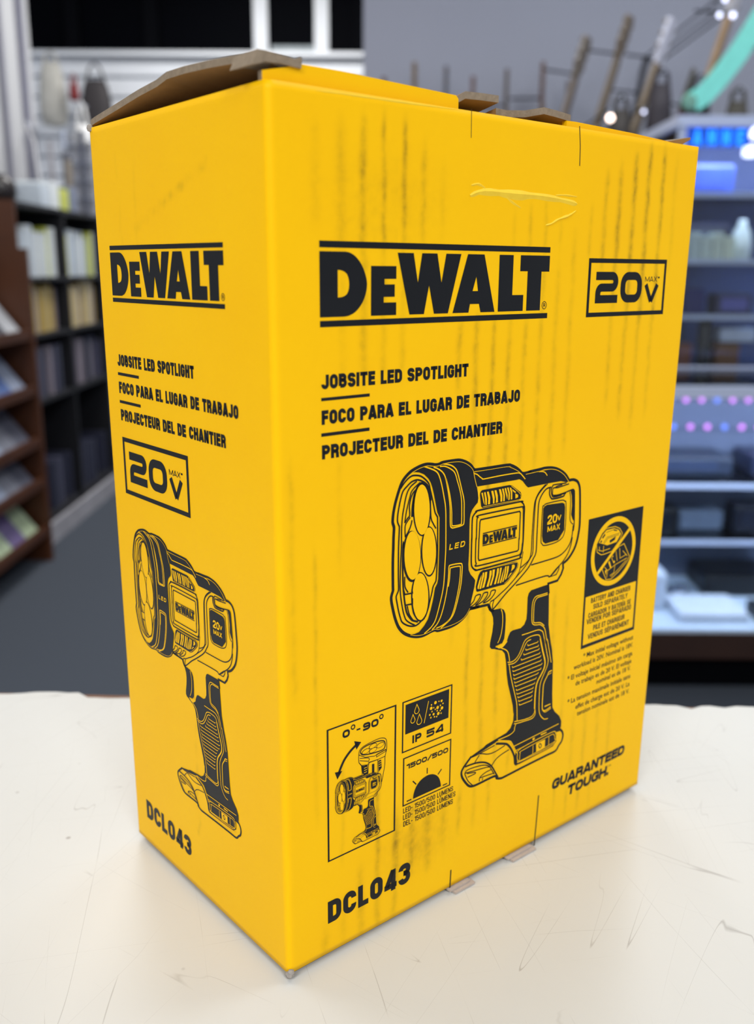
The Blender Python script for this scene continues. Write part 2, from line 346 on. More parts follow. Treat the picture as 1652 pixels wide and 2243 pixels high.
plate('lid_corner', [(-4.3, 304.3), (-2.3, 308.5), (.4, 308.5), (8, 307.8), (10.3, 307.5), (12.4, 308.3), (12.9, 307.7), (12.5, 305.3), (5.6, 305.7), (0, 305.6), (-1.2, 305)], -2.0, -14, [KEDGE, KEDGE], label='torn grey-brown corner of the lid')
def open_flap(top, drop, label=None):
    """loose inner flap: thick cut edge towards the front, kraft underside sloping back into the box"""
    mb = MB(); n = len(top); vs = []
    for w, dv in ((-3.2, 0), (-44, -drop)):
        vs += [front(u, v + dv, w) for u, v in top] + [front(u, v + dv - 2.3, w) for u, v in top]
    mb.add(vs, [(i, i + 1, i + 1 + n, i + n) for i in range(n - 1)], 1)
    k = 2 * n
    mb.f += [(i, i + k, i + 1 + k, i + 1) for i in range(n - 1)] + [(i + n, i + n + 1, i + n + 1 + k, i + n + k) for i in range(n - 1)] + [(i + k, i + k + n, i + 1 + k + n, i + 1 + k) for i in range(n - 1)] + [(0, n, n + k, k), (n - 1, n - 1 + k, 2 * n - 1 + k, 2 * n - 1)]
    mb.m += [0] * (3 * (n - 1) + 2)
    o = mb.build('inner_flap', [KRAFT, KEDGE], carton)
    if label: o['label'] = label
open_flap([(75.9, 305.0), (79.8, 306.9), (88, 307.2), (95.8, 307.3)], 8, 'brown kraft flap with a notched end')
open_flap([(94.6, 303.2), (100, 303.0), (109.2, 303.9), (119.4, 306.0), (126, 305.6), (134.2, 304.9)], 8, 'brown kraft flap beside the notch')
plate('tuck_flap', [(131.6, 296), (131.6, 302.6), (136.8, 302.7), (171.8, 301.8), (194.3, 300.8), (213.2, 299.6), (213, 296)], -2.8, -5.0, [YEL, YEL])
plate('inner_flap', [(194.8, 298), (194.7, 300.7), (202.9, 302.1), (211.6, 303.7), (211.8, 302.8), (208, 301.3), (203.2, 299)], -3, -30, [KRAFT, KEDGE])
# folded-in dust flap of the narrow face, thin kraft bottom layers and the locking tabs below the wide face
mb = MB(); mb.add([side(2, 299.0, -1), side(115, 300.2, -1), side(112, 293, -40), side(6, 292, -40), side(2, 296.8, -1), side(115, 298, -1), side(112, 290.8, -40), side(6, 289.8, -40)], [(0, 1, 2, 3), (7, 6, 5, 4), (0, 4, 5, 1), (2, 6, 7, 3), (1, 5, 6, 2), (3, 7, 4, 0)])
mb.build('dust_flap', [KRAFT], carton)
def floor_plate(name, poly, z0, z1, m):
    mb = MB(); n = len(poly)
    P = [front(u, 0, w) for u, w in poly]
    mb.add([Vector((p.x, p.y, z0)) for p in P] + [Vector((p.x, p.y, z1)) for p in P], [list(range(n)), list(range(2 * n - 1, n - 1, -1))] + [(i, i + n, (i + 1) % n + n, (i + 1) % n) for i in range(n)])
    return mb.build(name, [m], carton)
floor_plate('bottom_flap', [(3.6, -2.6), (204.5, -2.6), (204, -114), (2.6, -114.5)], 0.0002, 0.0030, KRAFT)
floor_plate('bottom_flap', [(1.4, -1.2), (205, -1.2), (205, -114), (1.0, -115.2)], 0.0018, 0.0031, KEDGE)
TABC = mat('pale_board_edge', (188, 172, 160), rough=.95, var=.2, scale=300)
for u0, u1 in ((79.5, 92.5), (114, 130.5)):
    floor_plate('locking_tab', [(u0, -6), (u0 + 1.2, 2.6), (u1 - .8, 2.6), (u1, -6)], 0.0003, 0.0012, TABC)
    floor_plate('locking_tab', [(u0 - 1.2, -6), (u0 - .6, 1.3), (u1 - 2.4, 1.3), (u1 - 2, -6)], 0.0014, 0.0022, TABC)
mb = MB(); mb.lathe([(.0006, -.0022), (.0014, -.0016), (.0017, -.0003), (.0010, .0008), (.0012, .0013), (.0004, .0018)], 7, M=Matrix.Translation(front(.9, 2.8, -.3)) @ Matrix.Rotation(.5, 4, 'X'))
o = mb.build('crushed_corner', [mat('bare_paper', (158, 150, 142), rough=.95, scale=900, var=.3)], carton); o['label'] = 'crushed pale corner with bare paper'
mb = MB(); mb.lathe([(.0004, -.0012), (.0010, -.001), (.0013, 0), (.001, .001), (.0003, .0014)], 9, M=Matrix.Translation(side(.2, 299.2)))
mb.build('crushed_corner', [bpy.data.materials['bare_paper']], carton)

# ------------------------------------------------------------------ print: everything in millimetres on the two faces
def fillet(pts, closed=False):
    """pts (x, y[, r]) -> polyline with rounded corners"""
    out = []; n = len(pts)
    for i, p in enumerate(pts):
        r = p[2] if len(p) > 2 else 0
        if r <= 0 or (not closed and i in (0, n - 1)): out.append((p[0], p[1])); continue
        a = Vector(pts[i - 1][:2]); b = Vector(p[:2]); c = Vector(pts[(i + 1) % n][:2])
        r = min(r, (a - b).length * .5 if (closed or i > 1) else (a - b).length, (c - b).length * .5 if (closed or i < n - 2) else (c - b).length)
        p0 = b + (a - b).normalized() * r; p2 = b + (c - b).normalized() * r
        k = .56
        c0 = p0 + (b - p0) * k; c1 = p2 + (b - p2) * k
        for s in range(7):
            t = s / 6; q = p0 * (1 - t) ** 3 + c0 * 3 * t * (1 - t) ** 2 + c1 * 3 * t * t * (1 - t) + p2 * t ** 3
            out.append((q.x, q.y))
    return out
def spline(pts, closed=False, n=4):
    out = []; m = len(pts)
    if m < 3: return pts
    for i in range(m if closed else m - 1):
        g = lambda k: pts[k % m] if closed else pts[max(0, min(m - 1, k))]
        p0, p1, p2, p3 = g(i - 1), g(i), g(i + 1), g(i + 2)
        for s in range(n):
            t = s / n
            out.append(tuple(.5 * (2 * p1[d] + (p2[d] - p0[d]) * t + (2 * p0[d] - 5 * p1[d] + 4 * p2[d] - p3[d]) * t * t + (3 * p1[d] - p0[d] - 3 * p2[d] + p3[d]) * t ** 3) for d in (0, 1)))
    if not closed: out.append(pts[-1])
    return out
def ribbon(pts, w, closed=False):
    """triangulated stroke: list of quads"""
    P = []
    for p in pts:
        if not P or (Vector(p) - P[-1]).length > 1e-5: P.append(Vector(p))
    if closed and len(P) > 2 and (P[0] - P[-1]).length < 1e-5: P.pop()
    n = len(P); L_, R_ = [], []
    if n < 2: return []
    for i in range(n):
        a = (P[i] - P[i - 1]).normalized() if (closed or i > 0) else None
        b = (P[(i + 1) % n] - P[i]).normalized() if (closed or i < n - 1) else None
        a = a or b; b = b or a
        na = Vector((-a.y, a.x)); nb = Vector((-b.y, b.x)); m = na + nb
        if m.length < 1e-4: m = na
        m = m.normalized(); k = 1 / max(.45, m.dot(na))
        L_.append(P[i] + m * w * .5 * k); R_.append(P[i] - m * w * .5 * k)
    return [[L_[i], R_[i], R_[(i + 1) % n], L_[(i + 1) % n]] for i in range(n if closed else n - 1)]
class Print:
    """flat ink on a face; every layer sits a few hundredths of a millimetre above the last"""
    def __init__(s): s.q = []
    def poly(s, pts, col='K', layer=0, holes=()):
        vs = []; faces = []
        for ring in [pts] + list(holes):
            o = len(vs); vs += [Vector((p[0], p[1])) for p in ring]; faces.append(list(range(o, o + len(ring))))
        edges = [(f[i], f[(i + 1) % len(f)]) for f in faces for i in range(len(f))]
        v2, _, f2, _, _, _ = delaunay_2d_cdt(vs, edges, [], 0, 1e-6)
        def inside(p, ring):
            c = False; n = len(ring)
            for i in range(n):
                a, b = ring[i], ring[i - 1]
                if (a[1] > p[1]) != (b[1] > p[1]) and p[0] < (b[0] - a[0]) * (p[1] - a[1]) / (b[1] - a[1]) + a[0]: c = not c
            return c
        for f in f2:
            c = sum((v2[i] for i in f), Vector((0, 0))) / len(f)
            if inside(c, pts) and not any(inside(c, h) for h in holes): s.q.append(([v2[i].copy() for i in f], col, layer))
        return s
    def line(s, pts, w, col='K', layer=0, closed=False):
        for q in ribbon(pts, w, closed): s.q.append((q, col, layer))
        return s
    def rect(s, x0, y0, x1, y1, col='K', layer=0):
        s.q.append(([Vector((x0, y0)), Vector((x1, y0)), Vector((x1, y1)), Vector((x0, y1))], col, layer)); return s
    def frame(s, x0, y0, x1, y1, w, wv=None, col='K', layer=0):
        wv = wv or w
        s.rect(x0, y1 - wv, x1, y1, col, layer); s.rect(x0, y0, x1, y0 + wv, col, layer); s.rect(x0, y0 + wv, x0 + w, y1 - wv, col, layer); s.rect(x1 - w, y0 + wv, x1, y1 - wv, col, layer); return s
    def disc(s, x, y, rx, ry=None, col='K', layer=0, n=20, rot=0):
        ry = ry or rx; c, sn = math.cos(rot), math.sin(rot)
        s.q.append(([Vector((x + rx * math.cos(a) * c - ry * math.sin(a) * sn, y + rx * math.cos(a) * sn + ry * math.sin(a) * c)) for a in [2 * math.pi * i / n for i in range(n)]], col, layer)); return s
    def put(s, other, kx=1, ky=1, dx=0, dy=0, dl=0):
        for q, c, l in other.q: s.q.append(([Vector((p.x * kx + dx, p.y * ky + dy)) for p in q], c, l + dl))
        return s
    def build(s, name, frame, label=None):
        vs, fs, ms = [], [], []
        for q, c, l in s.q:
            A = sum(q[i - 1].x * q[i].y - q[i].x * q[i - 1].y for i in range(len(q)))
            if A < 0: q = q[::-1]
            o = len(vs); vs += [tuple(frame(p.x, p.y, .10 + .03 * l)) for p in q]; fs.append(list(range(o, o + len(q)))); ms.append(0 if c == 'K' else 1)
        me = bpy.data.meshes.new(name); me.from_pydata(vs, [], fs); me.materials.append(INK); me.materials.append(YEL)
        me.polygons.foreach_set('material_index', ms); me.update()
        o = bpy.data.objects.new(name, me); COL.objects.link(o); o.parent = carton
        if label: o['label'] = label
        return o
# --- lettering. Strokes in cap-height units; w glyph width, t stroke weight
REL = {'I': 0, 'M': 1.36, 'W': 1.5, ' ': .52, '-': .62, '.': 0, '*': .7, '/': .8, 'J': .92, 'L': .80, 'E': .88, 'F': .86, 'A': 1.1, 'V': 1.08, 'Y': 1.06, 'T': .95, 'X': 1.08, '1': .62}
BASE = {'Í': 'I', 'É': 'E', 'Ú': 'U'}
def glyph(c, w, t, sq=None):
    a = t / 2; L, R, B, T = a, w - a, a, 1 - a; r = sq if sq is not None else max(.02, min((R - L) / 2, .30)); g = []
    m = .5
    def o(*p): g.append((fillet(list(p)), False))
    def cl(*p): g.append((fillet(list(p), True), True))
    if c in BASE:
        x = (t if c == 'Í' else w) / 2
        g = glyph(BASE[c], t if c == 'Í' else w, t, sq); g.append(([(x - .06, 1.06), (x + .08, 1.24)], False)); return g
    if c == 'A': o((a * .7, 0), (w / 2 - a * .05, 1)); o((w - a * .7, 0), (w / 2 + a * .05, 1)); o((L + .1 * w, .26), (R - .1 * w, .26))
    elif c == 'B': o((L, B), (L, T), (R - .03, T, r), (R - .03, .54, r), (L, .54)); o((L, .54), (R, .54, r), (R, B, r), (L, B))
    elif c == 'C': o((R, .64), (R, T, r), (L, T, r), (L, B, r), (R, B, r), (R, .36))
    elif c == 'D': cl((L, B), (L, T), (R, T, r), (R, B, r))
    elif c == 'E': o((w, T), (L, T), (L, B), (w, B)); o((L, .52), (w - .03, .52))
    elif c == 'F': o((w, T), (L, T), (L, 0)); o((L, .5), (w - .04, .5))
    elif c == 'G': o((R, .66), (R, T, r), (L, T, r), (L, B, r), (R, B, r), (R, .48), (w * .52, .48))
    elif c == 'H': o((L, 0), (L, 1)); o((R, 0), (R, 1)); o((L, .52), (R, .52))
    elif c == 'I': o((a, 0), (a, 1))
    elif c == 'J': o((R, 1), (R, B, r), (L, B, r), (L, .34))
    elif c == 'L': o((L, 1), (L, B), (w, B))
    elif c == 'M': o((L, 0), (L, 1)); o((R, 0), (R, 1)); o((L, .98), (w / 2, .1)); o((R, .98), (w / 2, .1))
    elif c == 'N': o((L, 0), (L, 1)); o((R, 0), (R, 1)); o((L, .97), (R, .03))
    elif c in 'O0': cl((L, B, r), (L, T, r), (R, T, r), (R, B, r))
    elif c == 'P': o((L, 0), (L, T), (R, T, r), (R, .46, r), (L, .46))
    elif c == 'R': o((L, 0), (L, T), (R, T, r), (R, .48, r), (L, .48)); o((w * .5, .5), (R - .02, .42, .1), (R, 0))
    elif c in 'S5' and not (c == '5'): o((R, .68), (R, T, r), (L, T, r), (L, .54, r), (R, .48, r), (R, B, r), (L, B, r), (L, .32))
    elif c == 'T': o((0, T), (w, T)); o((w / 2, 0), (w / 2, 1))
    elif c == 'U': o((L, 1), (L, B, r), (R, B, r), (R, 1))
    elif c == 'V': o((a * .75, 1), (w / 2, a * .3)); o((w - a * .75, 1), (w / 2, a * .3))
    elif c == 'W': o((a * .8, 1), (w * .29, 0)); o((w * .29, 0), (w / 2, .95)); o((w / 2, .95), (w * .71, 0)); o((w * .71, 0), (w - a * .8, 1))
    elif c == 'X': o((a * .8, 0), (w - a * .8, 1)); o((a * .8, 1), (w - a * .8, 0))
    elif c == 'Y': o((a * .8, 1), (w / 2, .44), (w / 2, 0)); o((w - a * .8, 1), (w / 2, .44))
    elif c == '1': o((0, .80), (w - a, .86)); o((w - a, 0), (w - a, 1))
    elif c == '2': o((L, .66), (L, T, r), (R, T, r), (R, .56, r), (L, .2), (L, B), (w, B)) if sq is None else o((0, T), (R, T, r), (R, .5, r), (L, .5, r), (L, B), (w, B))
    elif c == '3': o((L, .70), (L, T, r), (R, T, r), (R, .53, r), (w * .42, .53)); o((w * .42, .53), (R, .53, r), (R, B, r), (L, B, r), (L, .3))
    elif c == '4': o((R - .06, 0), (R - .06, 1)) ; o((R - .08, .97), (L, .26)); o((0, .24), (w, .24))
    elif c == '5': o((R, T), (L, T), (L, .55), (R, .58, r), (R, B, r), (L, B, r), (L, .26)) if sq is None else o((w, T), (L, T), (L, .55), (R, .55, r), (R, B, r), (0, B))
    elif c == '9': o((R, .5), (L, .5, r), (L, T, r), (R, T, r), (R, B, r), (0, B))
    elif c == '/': o((0.02, 0), (w - .02, 1))
    elif c == '-': o((0, .44), (w, .44))
    elif c == '.': o((a, 0), (a, t))
    elif c == '*': o((w * .5, .62), (w * .5, 1.0)); o((w * .12, .72), (w * .88, .9)); o((w * .12, .9), (w * .88, .72))
    return g
def text(p, s, x0, x1, y, h, t=.268, gap=.075, sq=None, shear=0.0, col='K', layer=0):
    """set s between x0 and x1 (mm), baseline y, cap height h"""
    tot = (x1 - x0) / h - shear; n = len(s)
    fixed = sum((t if REL.get(BASE.get(c, c), 1) == 0 else 0) for c in s) + gap * (n - 1)
    k = sum(REL.get(BASE.get(c, c), 1) for c in s)
    w0 = (tot - fixed) / k; x = 0
    for c in s:
        rel = REL.get(BASE.get(c, c), 1); w = t if rel == 0 else rel * w0
        tw = t if rel == 0 else min(t, w * .46)
        if c != ' ':
            for pts, closed in glyph(c, w, tw, sq):
                p.line([(x0 + (x + q[0] + shear * q[1]) * h, y + q[1] * h) for q in pts], tw * h, col, layer, closed)
        x += w + gap
    return p
def small_text(p, s, x0, x1, y, h, col='K', layer=0, bold=0.0):
    """running lower-case lines, from the built-in typeface"""
    cu = bpy.data.curves.new('line', 'FONT'); cu.body = s; cu.size = 1; cu.offset = bold; cu.resolution_u = 2
    o = bpy.data.objects.new('line', cu); COL.objects.link(o)
    bpy.context.view_layer.update()
    me = o.to_mesh(); co = [v.co.copy() for v in me.vertices]; fs = [list(f.vertices) for f in me.polygons]
    if co:
        a = min(c.x for c in co); b = max(c.x for c in co); kx = (x1 - x0) / (b - a); ky = h / .70
        for f in fs: p.q.append(([Vector((x0 + (co[i].x - a) * kx, y + co[i].y * ky)) for i in f], col, layer))
    o.to_mesh_clear(); bpy.data.objects.remove(o); bpy.data.curves.remove(cu)
    return p
# --- the wordmark, in a unit box
def wordmark():
    p = Print(); T, B = .880, .116
    p.rect(0, .924, 1, 1); p.rect(0, 0, 1, .074)
    D = spline([(.0775, T), (.106, .874), (.1316, .828), (.155, .730), (.1697, .612), (.1757, .497), (.1697, .372), (.155, .262), (.1314, .170), (.104, .124), (.079, B)], n=3)
    Dh = spline([(.0656, .668), (.0826, .660), (.0997, .620), (.1071, .540), (.1071, .457), (.0995, .384), (.0822, .350), (.0656, .344)], n=2)
    p.poly([(0, B), (0, T)] + D, holes=[Dh])
    p.poly([(.191, B), (.191, .717), (.291, .717), (.291, .562), (.244, .562), (.244, .494), (.285, .494), (.285, .343), (.241, .343), (.241, .273), (.2915, .273), (.2915, B)])
    p.poly([(.2954, T), (.361, T), (.380, .513), (.3965, T), (.461, T), (.481, .512), (.4999, T), (.5665, T), (.512, B), (.4506, B), (.4276, .477), (.4073, B), (.346, B)])
    p.poly([(.5966, T), (.673, T), (.729, B), (.662, B), (.6535, .229), (.6116, .229), (.6056, B), (.5328, B)], holes=[[(.638, .590), (.6473, .399), (.622, .399)]])
    p.poly([(.745, T), (.8136, T), (.8136, .337), (.8697, .337), (.8697, B), (.745, B)])
    p.poly([(.8495, T), (1, T), (1, .660), (.959, .660), (.959, B), (.8875, B), (.8875, .664), (.8495, .664)])
    return p
WM = wordmark()
def registered(p, x, y, rx, ry):
    n = 20; p.line([(x + rx * math.cos(2 * math.pi * i / n), y + ry * math.sin(2 * math.pi * i / n)) for i in range(n)], rx * .2, closed=True)
    return text(p, 'R', x - rx * .42, x + rx * .45, y - ry * .52, ry * 1.05, t=.17)
p = Print().put(WM, 105.9, 25.9, 16.75, 231.6); registered(p, 120.7, 236.4, 1.25, 1.35); p.build('printed_wordmark', front)
p = Print().put(WM, 79.9, 20.45, 10.1, 236.6); registered(p, 89.0, 240.3, 1.0, 1.1); p.build('printed_wordmark', side)
# --- product lines in three languages, with short rules
p = Print()
text(p, 'JOBSITE LED SPOTLIGHT', 17, 81.7, 212.3, 4.55); p.rect(16.9, 208.6, 36.55, 209.6)
text(p, 'FOCO PARA EL LUGAR DE TRABAJO', 17, 109.4, 201.0, 4.6); p.rect(16.8, 197.2, 36.5, 198.3)
text(p, 'PROJECTEUR DEL DE CHANTIER', 17, 100.4, 189.8, 4.6)
p.build('printed_product_name', front)
p = Print()
text(p, 'JOBSITE LED SPOTLIGHT', 10.5, 68.5, 212.5, 4.45); p.rect(10.2, 208.9, 27.5, 210.0)
text(p, 'FOCO PARA EL LUGAR DE TRABAJO', 10.4, 95.7, 201.95, 4.45); p.rect(10.2, 198.1, 27.6, 199.2)
text(p, 'PROJECTEUR DEL DE CHANTIER', 10.5, 87.4, 191.25, 4.45)
p.build('printed_product_name', side)
# --- 20V MAX badge, local origin at its lower left corner
def badge():
    p = Print().frame(0, 0, 51.6, 22.5, 1.5, 1.7)
    text(p, '20', 5.0, 35.2, 5.25, 12.15, t=.26, gap=.14, sq=.28)
    text(p, 'V', 37.2, 46.8, 5.1, 7.3, t=.30); text(p, 'MAX*', 37.1, 47.4, 13.5, 2.1, t=.155, gap=.12)
    return p
BADGE = badge()
Print().put(BADGE, 1, 1, 145.7, 231.3).build('printed_voltage_badge', front)
Print().put(BADGE, .992, 1.012, 10.3, 161.9).build('printed_voltage_badge', side)
# --- model number
p = Print(); text(p, 'DCL043', 17.6, 57.7, 15.6, 9.2, t=.25, gap=.10); p.build('printed_model_number', front)
p = Print(); text(p, 'DCL043', 10.4, 49.0, 15.4, 8.8, t=.245, gap=.10); p.build('printed_model_number', side)
# --- slogan
p = Print(); text(p, 'GUARANTEED', 141.2, 194.4, 24.2, 5.0, t=.285, gap=.05, shear=.14); text(p, 'TOUGH.', 152.4, 183.2, 17.1, 5.2, t=.285, gap=.05, shear=.14)
small_text(p, 'TM', 182.0, 184.2, 21.2, .9); p.build('printed_slogan', front)
